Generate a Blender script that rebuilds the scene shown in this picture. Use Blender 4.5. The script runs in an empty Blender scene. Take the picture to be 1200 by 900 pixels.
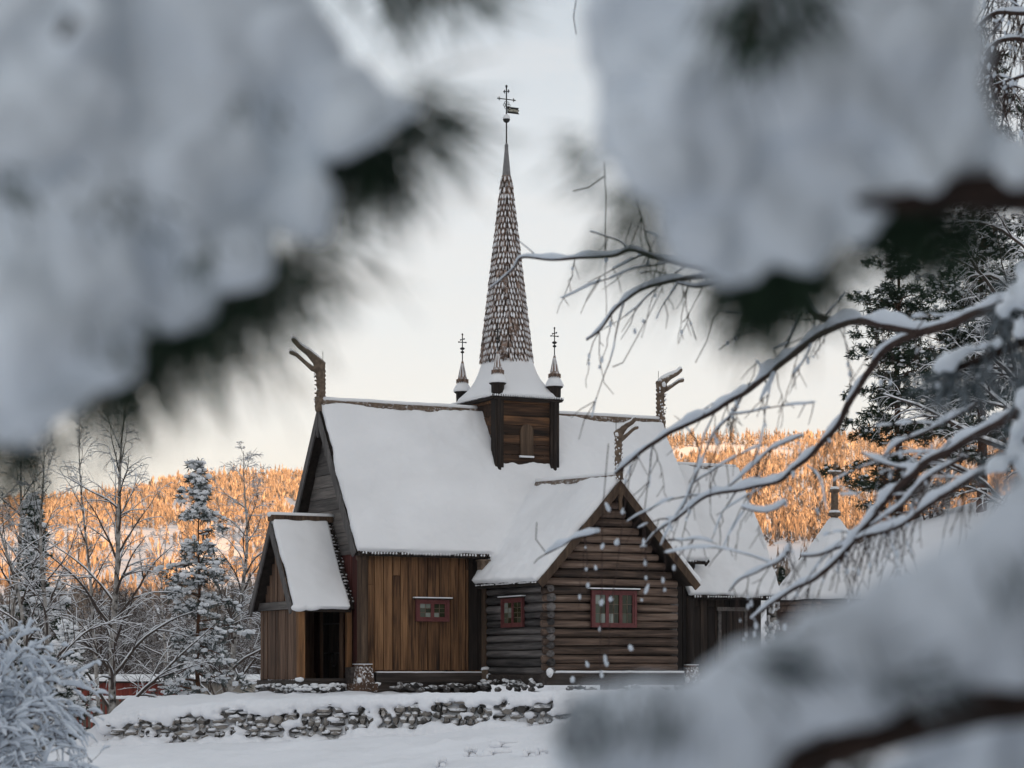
import bpy, math, random
import numpy as np
from mathutils import Vector, Matrix, noise

sc = bpy.context.scene
col = sc.collection
PI = math.pi
R = math.radians
F, HOR, CZ = 2700.0, 790.0, 1.6          # lens in photo pixels, eye level row, eye height


def P(px, py, Y):
    """world point seen at photo pixel (px, py) when it stands Y metres ahead"""
    return Vector(((px - 600) / F * Y, Y, CZ + (HOR - py) / F * Y))


def lerp(a, b, t):
    return a + (b - a) * t


def smooth(a, b, x):
    t = min(1, max(0, (x - a) / (b - a)))
    return t * t * (3 - 2 * t)


def table(tab, x):
    if x <= tab[0][0]:
        return tab[0][1]
    for (x0, y0), (x1, y1) in zip(tab, tab[1:]):
        if x <= x1:
            return lerp(y0, y1, (x - x0) / (x1 - x0))
    return tab[-1][1]


def nz(x, y, z=0.0):
    return noise.noise(Vector((x, y, z)))


# ------------------------------------------------------------------ mesh helper
class MB:
    def __init__(s):
        s.v, s.f = [], []

    def add(s, vs, fs):
        b = len(s.v)
        s.v.extend([tuple(p) for p in vs])
        s.f.extend([tuple(b + i for i in f) for f in fs])

    def box(s, x0, x1, y0, y1, z0, z1):
        s.hexa([(x0, y0, z0), (x1, y0, z0), (x1, y1, z0), (x0, y1, z0)],
               [(x0, y0, z1), (x1, y0, z1), (x1, y1, z1), (x0, y1, z1)])

    def hexa(s, lo, hi):
        s.add(list(lo) + list(hi), [(3, 2, 1, 0), (4, 5, 6, 7), (0, 1, 5, 4), (1, 2, 6, 5), (2, 3, 7, 6), (3, 0, 4, 7)])

    def prism(s, poly, ext):
        n = len(poly)
        e = Vector(ext)
        a = [Vector(p) for p in poly]
        s.add(a + [p + e for p in a],
              [tuple(range(n - 1, -1, -1)), tuple(range(n, 2 * n))] + [(i, (i + 1) % n, n + (i + 1) % n, n + i) for i in range(n)])

    def slab(s, a, b, c, d, th):
        """a quad of four corners given a thickness along its upward normal"""
        a, b, c, d = map(Vector, (a, b, c, d))
        n = (b - a).cross(d - a).normalized()
        if n.z < 0:
            n = -n
        s.hexa([a, b, c, d], [p + n * th for p in (a, b, c, d)])

    def tube(s, pts, rad, n=6, flat=1.0, cap=True):
        pts = [Vector(p) for p in pts]
        m = len(pts)
        if not hasattr(rad, '__len__'):
            rad = [rad] * m
        vs = []
        side = None
        for i in range(m):
            t = (pts[min(i + 1, m - 1)] - pts[max(i - 1, 0)])
            if t.length < 1e-9:
                t = Vector((0, 0, 1))
            t.normalize()
            if side is None:
                side = t.cross(Vector((0, 0, 1)))
                if side.length < .05:
                    side = Vector((1, 0, 0))
            side = side - t * side.dot(t)
            if side.length < 1e-6:
                side = t.orthogonal()
            side.normalize()
            up = side.cross(t)
            for k in range(n):
                a = 2 * PI * k / n
                vs.append(pts[i] + side * (math.cos(a) * rad[i]) + up * (math.sin(a) * rad[i] * flat))
        fs = [(i * n + k, i * n + (k + 1) % n, (i + 1) * n + (k + 1) % n, (i + 1) * n + k) for i in range(m - 1) for k in range(n)]
        if cap and n > 2:
            fs += [tuple(range(n - 1, -1, -1)), tuple((m - 1) * n + k for k in range(n))]
        s.add(vs, fs)

    def lathe(s, cx, cy, prof, n=16, rot=0.0):
        vs, fs = [], []
        for r, z in prof:
            for k in range(n):
                a = rot + 2 * PI * k / n
                vs.append((cx + r * math.cos(a), cy + r * math.sin(a), z))
        m = len(prof)
        for i in range(m - 1):
            for k in range(n):
                fs.append((i * n + k, i * n + (k + 1) % n, (i + 1) * n + (k + 1) % n, (i + 1) * n + k))
        fs += [tuple(range(n - 1, -1, -1)), tuple((m - 1) * n + k for k in range(n))]
        s.add(vs, fs)

    def lump(s, c, r, rng, jit=.2):
        """a small irregular 20-faced lump"""
        j = [tuple(c[k] + p[k] * r[k] * (1 + rng.uniform(-jit, jit)) for k in range(3)) for p in ICO_V]
        s.add(j, ICO_F)

    def ball(s, c, r, nu=10, nv=7):
        prof = []
        vs, fs = [], []
        for i in range(1, nv):
            th = PI * i / nv
            for k in range(nu):
                a = 2 * PI * k / nu
                vs.append((c[0] + r[0] * math.sin(th) * math.cos(a), c[1] + r[1] * math.sin(th) * math.sin(a), c[2] - r[2] * math.cos(th)))
        b, t = len(vs), len(vs) + 1
        vs += [(c[0], c[1], c[2] - r[2]), (c[0], c[1], c[2] + r[2])]
        for i in range(nv - 2):
            for k in range(nu):
                fs.append((i * nu + k, i * nu + (k + 1) % nu, (i + 1) * nu + (k + 1) % nu, (i + 1) * nu + k))
        for k in range(nu):
            fs.append((b, (k + 1) % nu, k))
            fs.append((t, (nv - 2) * nu + k, (nv - 2) * nu + (k + 1) % nu))
        s.add(vs, fs)

    def mesh(s, name, org=(0, 0, 0)):
        me = bpy.data.meshes.new(name)
        v = np.array(s.v, dtype=float).reshape(-1, 3) - np.array(org, dtype=float)
        me.from_pydata(v.tolist(), [], s.f)
        me.update()
        return me

    def build(s, name, mat, parent=None, org=(0, 0, 0), shade=False, remesh=None, relax=0, disp=None):
        me = s.mesh(name, org)
        o = bpy.data.objects.new(name, me)
        col.objects.link(o)
        if remesh:
            mod = o.modifiers.new('m', 'REMESH')
            mod.mode = 'VOXEL'
            mod.voxel_size = remesh
            if relax:
                m2 = o.modifiers.new('s', 'SMOOTH')
                m2.iterations = relax
                m2.factor = .5
            dg = bpy.context.evaluated_depsgraph_get()
            me2 = bpy.data.meshes.new_from_object(o.evaluated_get(dg))
            o.modifiers.clear()
            o.data = me2
            bpy.data.meshes.remove(me)
            me = me2
            me.name = name
            shade = True
        if disp:
            disp(me)
        if shade:
            me.polygons.foreach_set('use_smooth', [True] * len(me.polygons))
        me.materials.clear()
        me.materials.append(mat)
        if parent is not None:
            o.parent = parent
        else:
            o.location = org
        return o


_t = (1 + 5 ** .5) / 2
_q = math.hypot(1, _t)
ICO_V = [(x / _q, y / _q, z / _q) for x, y, z in
         [(-1, _t, 0), (1, _t, 0), (-1, -_t, 0), (1, -_t, 0), (0, -1, _t), (0, 1, _t), (0, -1, -_t), (0, 1, -_t), (_t, 0, -1), (_t, 0, 1), (-_t, 0, -1), (-_t, 0, 1)]]
ICO_F = [(0, 11, 5), (0, 5, 1), (0, 1, 7), (0, 7, 10), (0, 10, 11), (1, 5, 9), (5, 11, 4), (11, 10, 2), (10, 7, 6), (7, 1, 8),
         (3, 9, 4), (3, 4, 2), (3, 2, 6), (3, 6, 8), (3, 8, 9), (4, 9, 5), (2, 4, 11), (6, 2, 10), (8, 6, 7), (9, 8, 1)]


def bumps(amp, scale, vertical=0.0, seed=0.0):
    """push vertices along their normals by soft noise"""
    def go(me):
        n = len(me.vertices)
        co = np.empty(n * 3)
        me.vertices.foreach_get('co', co)
        co = co.reshape(-1, 3)
        no = np.empty(n * 3)
        me.vertex_normals.foreach_get('vector', no)
        no = no.reshape(-1, 3)
        d = np.array([noise.fractal(Vector((p[0] * scale + seed, p[1] * scale, p[2] * scale)), 1.0, 2.0, 3) for p in co])
        co += no * (d * amp)[:, None]
        me.vertices.foreach_set('co', co.ravel())
        me.update()
    return go


def tag(o, label=None, cat=None, group=None, kind=None):
    if label:
        o['label'] = label
    if cat:
        o['category'] = cat
    if group:
        o['group'] = group
    if kind:
        o['kind'] = kind
    return o


def empty(name, loc, label=None, cat=None, group=None, rz=0.0):
    o = bpy.data.objects.new(name, None)
    col.objects.link(o)
    o.location = loc
    o.rotation_euler = (0, 0, rz)
    o.empty_display_size = .3
    return tag(o, label, cat, group)


def copy_tree(o, parent=None):
    c = o.copy()
    col.objects.link(c)
    if parent is not None:
        c.parent = parent
    for ch in list(o.children):
        copy_tree(ch, c)
    return c


# ------------------------------------------------------------------ materials
def new_mat(name):
    m = bpy.data.materials.new(name)
    m.use_nodes = True
    nt = m.node_tree
    b = nt.nodes['Principled BSDF']
    return m, nt, b


def N(nt, typ, **kw):
    n = nt.nodes.new(typ)
    for k, v in kw.items():
        setattr(n, k, v)
    return n


def ramp(nt, stops):
    r = N(nt, 'ShaderNodeValToRGB')
    e = r.color_ramp.elements
    while len(e) < len(stops):
        e.new(.5)
    for el, (p, c) in zip(e, stops):
        el.position = p
        el.color = (*c, 1)
    return r


def noise_tex(nt, scale, detail=4.0, rough=.55, vec=None):
    n = N(nt, 'ShaderNodeTexNoise')
    n.inputs['Scale'].default_value = scale
    n.inputs['Detail'].default_value = detail
    n.inputs['Roughness'].default_value = rough
    if vec is not None:
        nt.links.new(vec, n.inputs['Vector'])
    return n


def math_node(nt, op, a, b=None):
    n = N(nt, 'ShaderNodeMath', operation=op)
    for i, x in enumerate((a, b)):
        if x is None:
            continue
        if isinstance(x, (int, float)):
            n.inputs[i].default_value = x
        else:
            nt.links.new(x, n.inputs[i])
    return n.outputs[0]


def bump(nt, b, height, strength, dist):
    n = N(nt, 'ShaderNodeBump')
    n.inputs['Strength'].default_value = strength
    n.inputs['Distance'].default_value = dist
    nt.links.new(height, n.inputs['Height'])
    nt.links.new(n.outputs['Normal'], b.inputs['Normal'])


def snow_mat(name, base=(.80, .81, .83), sc1=9.0, dist=.02, strength=.4):
    m, nt, b = new_mat(name)
    tc = N(nt, 'ShaderNodeTexCoord')
    a = noise_tex(nt, sc1, 6, .6, tc.outputs['Object'])
    c = noise_tex(nt, sc1 * .13, 3, .5, tc.outputs['Object'])
    r = ramp(nt, [(.3, tuple(x * .93 for x in base)), (.7, tuple(min(.92, x * 1.05) for x in base))])
    nt.links.new(c.outputs['Fac'], r.inputs['Fac'])
    nt.links.new(r.outputs['Color'], b.inputs['Base Color'])
    b.inputs['Roughness'].default_value = .75
    b.inputs['Specular IOR Level'].default_value = .2
    bump(nt, b, a.outputs['Fac'], strength, dist)
    return m


def wood_mat(name, stops, axis='z', across=16.0, along=.9, island=.45, stain=.9, rough=.82, bd=.006):
    """boards and logs: long grain, knots, tar stains, one tone for each board"""
    m, nt, b = new_mat(name)
    tc = N(nt, 'ShaderNodeTexCoord')
    geo = N(nt, 'ShaderNodeNewGeometry')
    mp = N(nt, 'ShaderNodeMapping')
    mp.inputs['Scale'].default_value = tuple(along if a == axis else across for a in 'xyz')
    off = N(nt, 'ShaderNodeVectorMath', operation='SCALE')
    comb = N(nt, 'ShaderNodeCombineXYZ')
    for i in range(3):
        nt.links.new(geo.outputs['Random Per Island'], comb.inputs[i])
    nt.links.new(comb.outputs[0], off.inputs[0])
    off.inputs['Scale'].default_value = 37.0
    add = N(nt, 'ShaderNodeVectorMath', operation='ADD')
    nt.links.new(tc.outputs['Object'], add.inputs[0])
    nt.links.new(off.outputs[0], add.inputs[1])
    nt.links.new(add.outputs[0], mp.inputs['Vector'])
    g = noise_tex(nt, 1.0, 7, .62, mp.outputs[0])
    mp2 = N(nt, 'ShaderNodeMapping')
    mp2.inputs['Scale'].default_value = tuple(.55 if a == axis else 3.2 for a in 'xyz')
    nt.links.new(add.outputs[0], mp2.inputs['Vector'])
    st = noise_tex(nt, 1.0, 3, .6, mp2.outputs[0])
    v = math_node(nt, 'MULTIPLY', math_node(nt, 'SUBTRACT', g.outputs['Fac'], .5), 1.5)
    v = math_node(nt, 'ADD', v, math_node(nt, 'MULTIPLY', math_node(nt, 'SUBTRACT', geo.outputs['Random Per Island'], .5), island))
    v = math_node(nt, 'ADD', v, math_node(nt, 'MULTIPLY', math_node(nt, 'SUBTRACT', st.outputs['Fac'], .5), stain))
    v = math_node(nt, 'ADD', v, .5)
    r = ramp(nt, stops)
    nt.links.new(v, r.inputs['Fac'])
    nt.links.new(r.outputs['Color'], b.inputs['Base Color'])
    b.inputs['Roughness'].default_value = rough
    b.inputs['Specular IOR Level'].default_value = .25
    bump(nt, b, g.outputs['Fac'], .7, bd)
    return m


def mottled(name, c0, c1, scale=8.0, rough=.85, island=0.0, bd=.01, bs=.5, stops=None, spec=.2):
    m, nt, b = new_mat(name)
    tc = N(nt, 'ShaderNodeTexCoord')
    n = noise_tex(nt, scale, 5, .6, tc.outputs['Object'])
    v = n.outputs['Fac']
    if island:
        geo = N(nt, 'ShaderNodeNewGeometry')
        v = math_node(nt, 'ADD', v, math_node(nt, 'MULTIPLY', math_node(nt, 'SUBTRACT', geo.outputs['Random Per Island'], .5), island))
    r = ramp(nt, stops or [(.25, c0), (.75, c1)])
    nt.links.new(v, r.inputs['Fac'])
    nt.links.new(r.outputs['Color'], b.inputs['Base Color'])
    b.inputs['Roughness'].default_value = rough
    b.inputs['Specular IOR Level'].default_value = spec
    if bs:
        bump(nt, b, n.outputs['Fac'], bs, bd)
    return m


CLOUD, SUN_E, EXPO = (1.38, 1.24, 1.16), 4.6, 1.94
HAZE = 0.00007
def dusted(m, lo=.35, hi=.75, sc_=9.0, amount=.55):
    """powder snow lying on whatever faces up"""
    nt = m.node_tree
    b = nt.nodes['Principled BSDF']
    src = b.inputs['Base Color'].links[0].from_socket
    geo = N(nt, 'ShaderNodeNewGeometry')
    sep = N(nt, 'ShaderNodeSeparateXYZ')
    nt.links.new(geo.outputs['Normal'], sep.inputs[0])
    tc = N(nt, 'ShaderNodeTexCoord')
    n = noise_tex(nt, sc_, 4, .6, tc.outputs['Object'])
    v = math_node(nt, 'ADD', sep.outputs['Z'], math_node(nt, 'MULTIPLY', math_node(nt, 'SUBTRACT', n.outputs['Fac'], .5), amount * 3))
    r = ramp(nt, [(lo, (0, 0, 0)), (hi, (1, 1, 1))])
    nt.links.new(v, r.inputs['Fac'])
    mx = N(nt, 'ShaderNodeMix', data_type='RGBA')
    nt.links.new(r.outputs['Color'], mx.inputs['Factor'])
    nt.links.new(src, mx.inputs['A'])
    mx.inputs['B'].default_value = (.8, .81, .83, 1)
    nt.links.new(mx.outputs['Result'], b.inputs['Base Color'])


M = {}
M['snow'] = snow_mat('snow', dist=.03, strength=.25, sc1=7)
M['roof_snow'] = snow_mat('roof_snow', base=(.80, .80, .81), sc1=4.0, dist=.03, strength=.18)
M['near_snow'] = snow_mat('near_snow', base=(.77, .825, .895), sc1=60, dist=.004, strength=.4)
M['shaded_near_snow'] = snow_mat('shaded_near_snow', base=(.66, .71, .775), sc1=60, dist=.004, strength=.4)  # near snow again, its base colour darkened for backlit shade
M['ground_snow'] = snow_mat('ground_snow', base=(.80, .81, .84), sc1=3.5, dist=.06, strength=.5)
M['hill_snow'] = snow_mat('hill_snow', base=(.74, .74, .76), sc1=.02, dist=2, strength=.4)
M['plank'] = wood_mat('tarred_plank', [(.02, (.013, .008, .006)), (.28, (.055, .028, .015)), (.5, (.13, .066, .032)), (.95, (.28, .15, .072))], 'z', across=26, island=.3, stain=1.0)
M['dark_plank'] = wood_mat('dark_plank', [(.1, (.006, .005, .005)), (.6, (.022, .016, .013)), (1, (.06, .042, .032))], 'z')
M['red_plank'] = wood_mat('red_plank', [(.1, (.012, .005, .005)), (.6, (.06, .017, .014)), (1, (.12, .035, .026))], 'z', island=.3)
M['grey_plank'] = wood_mat('grey_plank', [(.05, (.03, .027, .026)), (.5, (.085, .077, .073)), (.9, (.17, .15, .135))], 'y', island=.35)
M['porch_plank'] = wood_mat('porch_plank', [(.05, (.03, .02, .015)), (.5, (.10, .058, .038)), (.95, (.19, .12, .08))], 'z', island=.4, stain=.6)
M['pale_post'] = wood_mat('pale_post', [(.1, (.05, .03, .018)), (.5, (.17, .085, .038)), (.95, (.34, .17, .075))], 'z', island=.2, stain=.5)
M['log_front'] = wood_mat('log_front', [(.05, (.018, .013, .011)), (.38, (.068, .046, .035)), (.68, (.155, .105, .08)), (1, (.28, .21, .165))], 'x', island=.45, stain=.8, bd=.012)
M['log_side'] = wood_mat('log_side', [(.05, (.016, .015, .015)), (.5, (.075, .068, .066)), (1, (.20, .18, .172))], 'y', island=.5, stain=.9, bd=.012)
M['tower_plank'] = wood_mat('tower_plank', [(.05, (.012, .008, .006)), (.45, (.055, .03, .018)), (.75, (.14, .07, .035)), (1, (.24, .125, .06))], 'x', island=.45, stain=1.0)
M['beam'] = wood_mat('beam', [(.1, (.016, .013, .012)), (.6, (.05, .04, .035)), (1, (.11, .09, .08))], 'x', island=.3)
M['barge_grey'] = wood_mat('barge_grey', [(.1, (.04, .037, .036)), (.6, (.10, .093, .09)), (1, (.17, .155, .145))], 'z', island=.2, stain=.5)
M['barge_brown'] = wood_mat('barge_brown', [(.1, (.022, .015, .011)), (.55, (.07, .045, .03)), (1, (.15, .1, .063))], 'z', island=.3, stain=.9)
M['shingle'] = mottled('shingle', (.11, .075, .058), (.31, .22, .175), 6, island=.5, bd=.01)
M['dark_shingle'] = mottled('dark_shingle', (.012, .010, .009), (.045, .034, .028), 6, island=.5)
M['carving'] = mottled('weathered_carving', (.06, .042, .03), (.21, .155, .115), 9, bd=.02)
M['red_paint'] = mottled('red_paint', (.085, .026, .026), (.16, .055, .053), 7, rough=.6, bs=.2)
M['lead'] = mottled('lead_sheet', (.14, .14, .145), (.26, .25, .25), 9, rough=.5)
M['iron'] = mottled('black_iron', (.012, .012, .012), (.04, .038, .036), 20, rough=.5)
M['gold'] = mottled('gilt_letters', (.6, .56, .42), (.75, .72, .6), 8, rough=.5)
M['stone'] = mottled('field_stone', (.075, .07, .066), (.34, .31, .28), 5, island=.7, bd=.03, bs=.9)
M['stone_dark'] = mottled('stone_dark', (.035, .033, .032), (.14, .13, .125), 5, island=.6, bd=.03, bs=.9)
M['snowy_plank'] = wood_mat('snowy_plank', [(.05, (.03, .02, .015)), (.5, (.10, .058, .038)), (.95, (.19, .12, .08))], 'z', island=.4, stain=.6)
M['snowy_shingle'] = mottled('snowy_shingle', (.09, .06, .046), (.27, .19, .15), 6, island=.5, bd=.01)
dusted(M['snowy_shingle'], .25, .75, 11, .55)
dusted(M['stone'], .3, .75, 7, .55)
dusted(M['stone_dark'], .45, .95, 9, .5)
dusted(M['carving'], .45, .85, 14, .5)
dusted(M['snowy_plank'], .1, .3, 16, .45)
M['birch_bark'] = mottled('birch_bark', (.05, .045, .042), (.46, .43, .40), 5, bd=.01, stops=[(.36, (.03, .027, .025)), (.46, (.24, .22, .2)), (.7, (.46, .43, .40))])
M['twig'] = mottled('twig', (.035, .026, .022), (.09, .068, .058), 6)
M['near_twig'] = mottled('near_twig', (.022, .014, .012), (.07, .045, .038), 40, bd=.002)
M['pine_bark'] = mottled('pine_bark', (.03, .018, .013), (.16, .075, .042), 5, bd=.03)
M['needle'] = mottled('needle', (.010, .02, .012), (.035, .055, .03), 3, island=.4, bs=0)
M['frost_needle'] = mottled('frost_needle', (.03, .042, .036), (.17, .185, .18), 2, island=.7, bs=0)
M['near_needle'] = mottled('near_needle', (.012, .024, .015), (.04, .07, .042), 8, island=.5, bs=0)
M['near_frost'] = mottled('near_frosted_needle', (.05, .065, .068), (.30, .34, .37), 30, island=.7, bs=0)
M['near_bark'] = mottled('near_bark', (.012, .008, .007), (.045, .028, .022), 30, bd=.004)
M['barn_red'] = wood_mat('barn_red', [(.1, (.12, .022, .016)), (.9, (.27, .06, .042))], 'z', island=.3)
M['barn_pale'] = wood_mat('barn_pale', [(.1, (.22, .2, .17)), (.9, (.42, .39, .34))], 'z', island=.3)
M['fence'] = wood_mat('fence', [(.1, (.05, .04, .033)), (.9, (.17, .14, .115))], 'z', island=.4)

# window glass: old dark panes
m, nt, b = new_mat('old_glass')
geo = N(nt, 'ShaderNodeNewGeometry')
r = ramp(nt, [(0, (.012, .016, .007)), (.45, (.035, .04, .018)), (.7, (.12, .14, .11)), (1, (.26, .29, .26))])
nt.links.new(geo.outputs['Random Per Island'], r.inputs['Fac'])
nt.links.new(r.outputs['Color'], b.inputs['Base Color'])
b.inputs['Roughness'].default_value = .18
M['glass'] = m

# far trees: frosted birch and snowed-up spruce, each its own tone
m, nt, b = new_mat('frosted_wood')
geo = N(nt, 'ShaderNodeNewGeometry')
tc = N(nt, 'ShaderNodeTexCoord')
big = noise_tex(nt, .02, 3, .6, tc.outputs['Object'])
vor = N(nt, 'ShaderNodeTexVoronoi')
vor.inputs['Scale'].default_value = .16
nt.links.new(tc.outputs['Object'], vor.inputs['Vector'])
sepc = N(nt, 'ShaderNodeSeparateColor')
nt.links.new(vor.outputs['Color'], sepc.inputs[0])
v = math_node(nt, 'ADD', math_node(nt, 'MULTIPLY', geo.outputs['Random Per Island'], .35), math_node(nt, 'MULTIPLY', big.outputs['Fac'], .45))
v = math_node(nt, 'ADD', v, math_node(nt, 'MULTIPLY', sepc.outputs[0], .35))
r = ramp(nt, [(.05, (.06, .048, .038)), (.35, (.14, .104, .078)), (.65, (.24, .187, .147)), (.95, (.42, .36, .31))])
nt.links.new(v, r.inputs['Fac'])
nt.links.new(r.outputs['Color'], b.inputs['Base Color'])
b.inputs['Roughness'].default_value = .9
b.inputs['Specular IOR Level'].default_value = .05
M['frosted_wood'] = m

# ------------------------------------------------------------------ the church (own axes: x along the nave, y into it, z up)
rng = random.Random(4)
A = R(27)
CH0 = Vector((-3.91, 60.0, 1.44))
church = empty('stave_church', CH0, 'dark tarred wooden stave church with snow covered roofs and shingled spire', 'church', rz=A)


def cpart(name, mb, mat, parent=None, **k):
    return mb.build(name, M[mat], parent or church, **k)


YC = 2.13                    # centre line of the nave
EZ, RZ_ = 3.30, 7.19         # nave roof: eave and ridge of the boards
SL = (RZ_ - EZ) / (YC + .35)


def clip_gable_plank(mb, x0, x1, z0, z1, half, base_z, apex_z, yc):
    """a horizontal board of a gable, cut to the slope of the roof"""
    def w(z):
        return max(.02, half * (apex_z - z) / (apex_z - base_z))
    mb.prism([(x0, yc - w(z0), z0), (x0, yc + w(z0), z0), (x0, yc + w(z1), z1), (x0, yc - w(z1), z1)], (x1 - x0, 0, 0))


def vert_planks(mb, fixed, lo, hi, z0, z1, axis, th=.045, wmin=.17, wmax=.34, rg=rng, top=None, splice=.45):
    """upright boards along x or y; a few are spliced part way up"""
    p = lo
    while p < hi - .02:
        w = min(rg.uniform(wmin, wmax), hi - p)
        if hi - p - w < wmin * .5:
            w = hi - p
        d = rg.uniform(0, .022)
        t1 = z1 if top is None else min(top(p), top(p + w))
        segs = [(z0, t1)]
        if rg.random() < splice and t1 - z0 > 1.5:
            zc = lerp(z0, t1, rg.choice((.18, .72, .8, .86)))
            segs = [(z0, zc - .008), (zc + .008, t1)]
        for a, c in segs:
            dd = d + rg.uniform(0, .008)
            if axis == 'x':
                mb.box(p + .010, p + w - .010, fixed - th - dd, fixed, a, c)
            else:
                mb.box(fixed - th - dd, fixed, p + .007, p + w - .007, a, c)
        p += w


# --- nave walls
b = MB(); vert_planks(b, 0, .12, 3.06, .27, 3.36, 'x'); b.box(.1, 3.62, .003, .09, .05, 3.36)
south = cpart('plank_wall', b, 'plank')
b = MB(); vert_planks(b, 0, 3.06, 3.62, .27, 3.36, 'x')
cpart('tarred_planks', b, 'dark_plank', south)
b = MB(); vert_planks(b, 0, 7.36, 9.9, .1, 3.36, 'x'); b.box(7.36, 9.9, .003, .09, .05, 3.36)
cpart('plank_wall', b, 'dark_plank')
b = MB(); vert_planks(b, 0, .1, 4.16, .2, 3.3, 'y', splice=0)
b.box(.004, .09, .1, 4.16, .1, 3.5)
cpart('plank_wall', b, 'red_plank')['label'] = 'dark red boarded west wall of the nave'
b = MB()
z = 3.3
while z < 7.0:
    h = rng.uniform(.25, .36)
    clip_gable_plank(b, -.07 - rng.uniform(0, .02), .05, z + .006, min(z + h - .006, 7.05), 2.3, 3.1, 7.1, YC)
    z += h
cpart('gable_wall', b, 'grey_plank')
b = MB(); b.box(.1, 9.9, 4.17, 4.26, 0, 3.4); b.box(9.91, 9.99, .1, 4.16, 0, 3.4)
b.prism([(9.91, .1, 3.4), (9.91, 4.16, 3.4), (9.91, YC, 6.9)], (.08, 0, 0))
cpart('plank_wall', b, 'dark_plank')

# --- corner posts with turned base and carved block
for i, (x, y) in enumerate([(.0, -.05), (9.95, 0), (9.95, 4.26), (.0, 4.3)]):
    b = MB(); b.lathe(x, y, [(.17, .42), (.16, .5), (.145, .52), (.145, 3.12), (.17, 3.14), (.18, 3.25), (.15, 3.3)], 14)
    po = cpart('corner_post', b, 'barge_brown' if i in (0, 3) else 'dark_plank', shade=True)
    b = MB(); b.lathe(x, y, [(.2, .36), (.215, .38), (.215, .41), (.19, .43)], 14)
    b.hexa([(x - .26, y - .26, -.25), (x + .26, y - .26, -.25), (x + .26, y + .26, -.25), (x - .26, y + .26, -.25)],
           [(x - .19, y - .19, .355), (x + .19, y - .19, .355), (x + .19, y + .19, .355), (x - .19, y + .19, .355)])
    b.box(x - .36, x + .3, y - .32, y + .2, -.3, -.08)
    cpart('post_base', b, 'snowy_plank', po)
    b = MB()
    b.lump((x - .2, y - .25, .0), (.08, .08, .09), rng)
    b.lump((x + .32, y - .2, -.1), (.12, .1, .06), rng)
    b.box(x - .2, x + .2, y - .2, y + .2, .412, .43)
    cpart('snow', b, 'snow', po)

# --- sill beam along the south wall, snow lying on it, and the stones below
b = MB(); b.box(.32, 3.5, -.2, .0, -.06, .2); b.box(.3, 3.55, -.12, .0, -.5, -.06)
sill = cpart('sill_beam', b, 'beam')
b = MB(); b.tube([(.35 + i * .158, -.11 + nz(i, 7) * .02, .205 + nz(i * .8, 3) * .008) for i in range(21)], .1, 8, .28)
cpart('snow', b, 'snow', sill, shade=True)
b = MB()
for i in range(26):
    x = rng.uniform(.4, 3.5)
    b.lump((x, -.2 - rng.uniform(0, .1), rng.uniform(-.28, -.1)), (rng.uniform(.08, .2), .1, rng.uniform(.05, .1)), rng)
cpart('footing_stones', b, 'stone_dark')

# --- transept of round logs
TX0, TX1, TF, TC = 3.62, 7.33, -3.55, 5.475
ER, RR = 2.46, 5.02          # eave and ridge of its roof boards


def log(mb, a, c, r, rg):
    a, c = Vector(a), Vector(c)
    n = max(3, int((c - a).length / .3))
    s = rg.uniform(0, 99)
    pts, rad = [], []
    for i in range(n + 1):
        t = i / n
        p = a.lerp(c, t)
        pts.append(p + Vector((nz(s, t * 2.1) * .012, nz(s + 5, t * 2.1) * .012, nz(s + 9, t * 1.7) * .02)))
        rad.append(r * (1 + nz(s + 20, t * 3) * .08))
    mb.tube(pts, rad, 12, 1.0)


def gable_half(z):
    return (RR - .12 - z) / (RR - ER) * (TC - 3.17) - .12


front = MB()
winx, winz = (4.79, 6.12), (1.34, 2.33)
z = .34
k = 0
while z < 4.75:
    sp = rng.uniform(.195, .232) if z < 2.4 else rng.uniform(.2, .235)
    hl = min(TC - TX0 + .17 + rng.uniform(-.03, .04), max(.06, gable_half(z + .1)))
    x0, x1 = TC - hl, min(TC + hl, TX1 + .06)
    if winz[0] - .05 < z < winz[1] + .03:
        log(front, (x0, TF, z), (winx[0] + .02, TF, z), sp * .455, rng)
        log(front, (winx[1] - .02, TF, z), (x1, TF, z), sp * .455, rng)
    else:
        log(front, (x0, TF, z), (x1, TF, z), sp * .455, rng)
    z += sp
    k += 1
fl = cpart('log_wall', front, 'log_front', shade=True)
b = MB()
b.box(TX0 + .1, TX1 - .1, TF + .04, TF + .10, .1, 2.5)
b.prism([(TX0 + .1, TF + .04, 2.5), (TX1 - .1, TF + .04, 2.5), (TC, TF + .04, 4.8)], (0, .06, 0))
cpart('gap_shade_backing', b, 'dark_plank', fl)  # dark sheet behind the logs that puts shade into their gaps
for x, sgn in ((TX0, -1), (TX1, 1)):
    b = MB()
    z = .24
    wy, wz = (-2.42, -1.12), (1.36, 2.16)
    while z < 2.5:
        sp = rng.uniform(.19, .24)
        y0 = TF - (.17 if sgn < 0 else .0) + rng.uniform(-.04, .03)
        if sgn < 0 and wz[0] - .05 < z < wz[1] + .04:
            log(b, (x, y0, z), (x, wy[0] + .02, z), sp * .455, rng)
            log(b, (x, wy[1] - .02, z), (x, .05, z), sp * .455, rng)
        else:
            log(b, (x, y0, z), (x, .05, z), sp * .455, rng)
        z += sp
    b.box(x + .04 * -sgn, x + .1 * -sgn, TF + .1, 0, .1, 2.5)
    cpart('log_wall', b, 'log_side', shade=True)
b = MB(); b.tube([(3.52, -.09, -.05), (3.52, -.09, 2.5)], .085, 10)
po = cpart('joint_post', b, 'barge_brown')
b = MB(); b.tube([(3.5, -.2, -.25), (3.5, -.2, .28)], .12, 8)
cpart('post_base', b, 'carving', po)
b = MB(); b.lump((3.5, -.2, .3), (.15, .15, .06), rng); b.lump((3.55, -.3, .1), (.1, .08, .09), rng)
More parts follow.
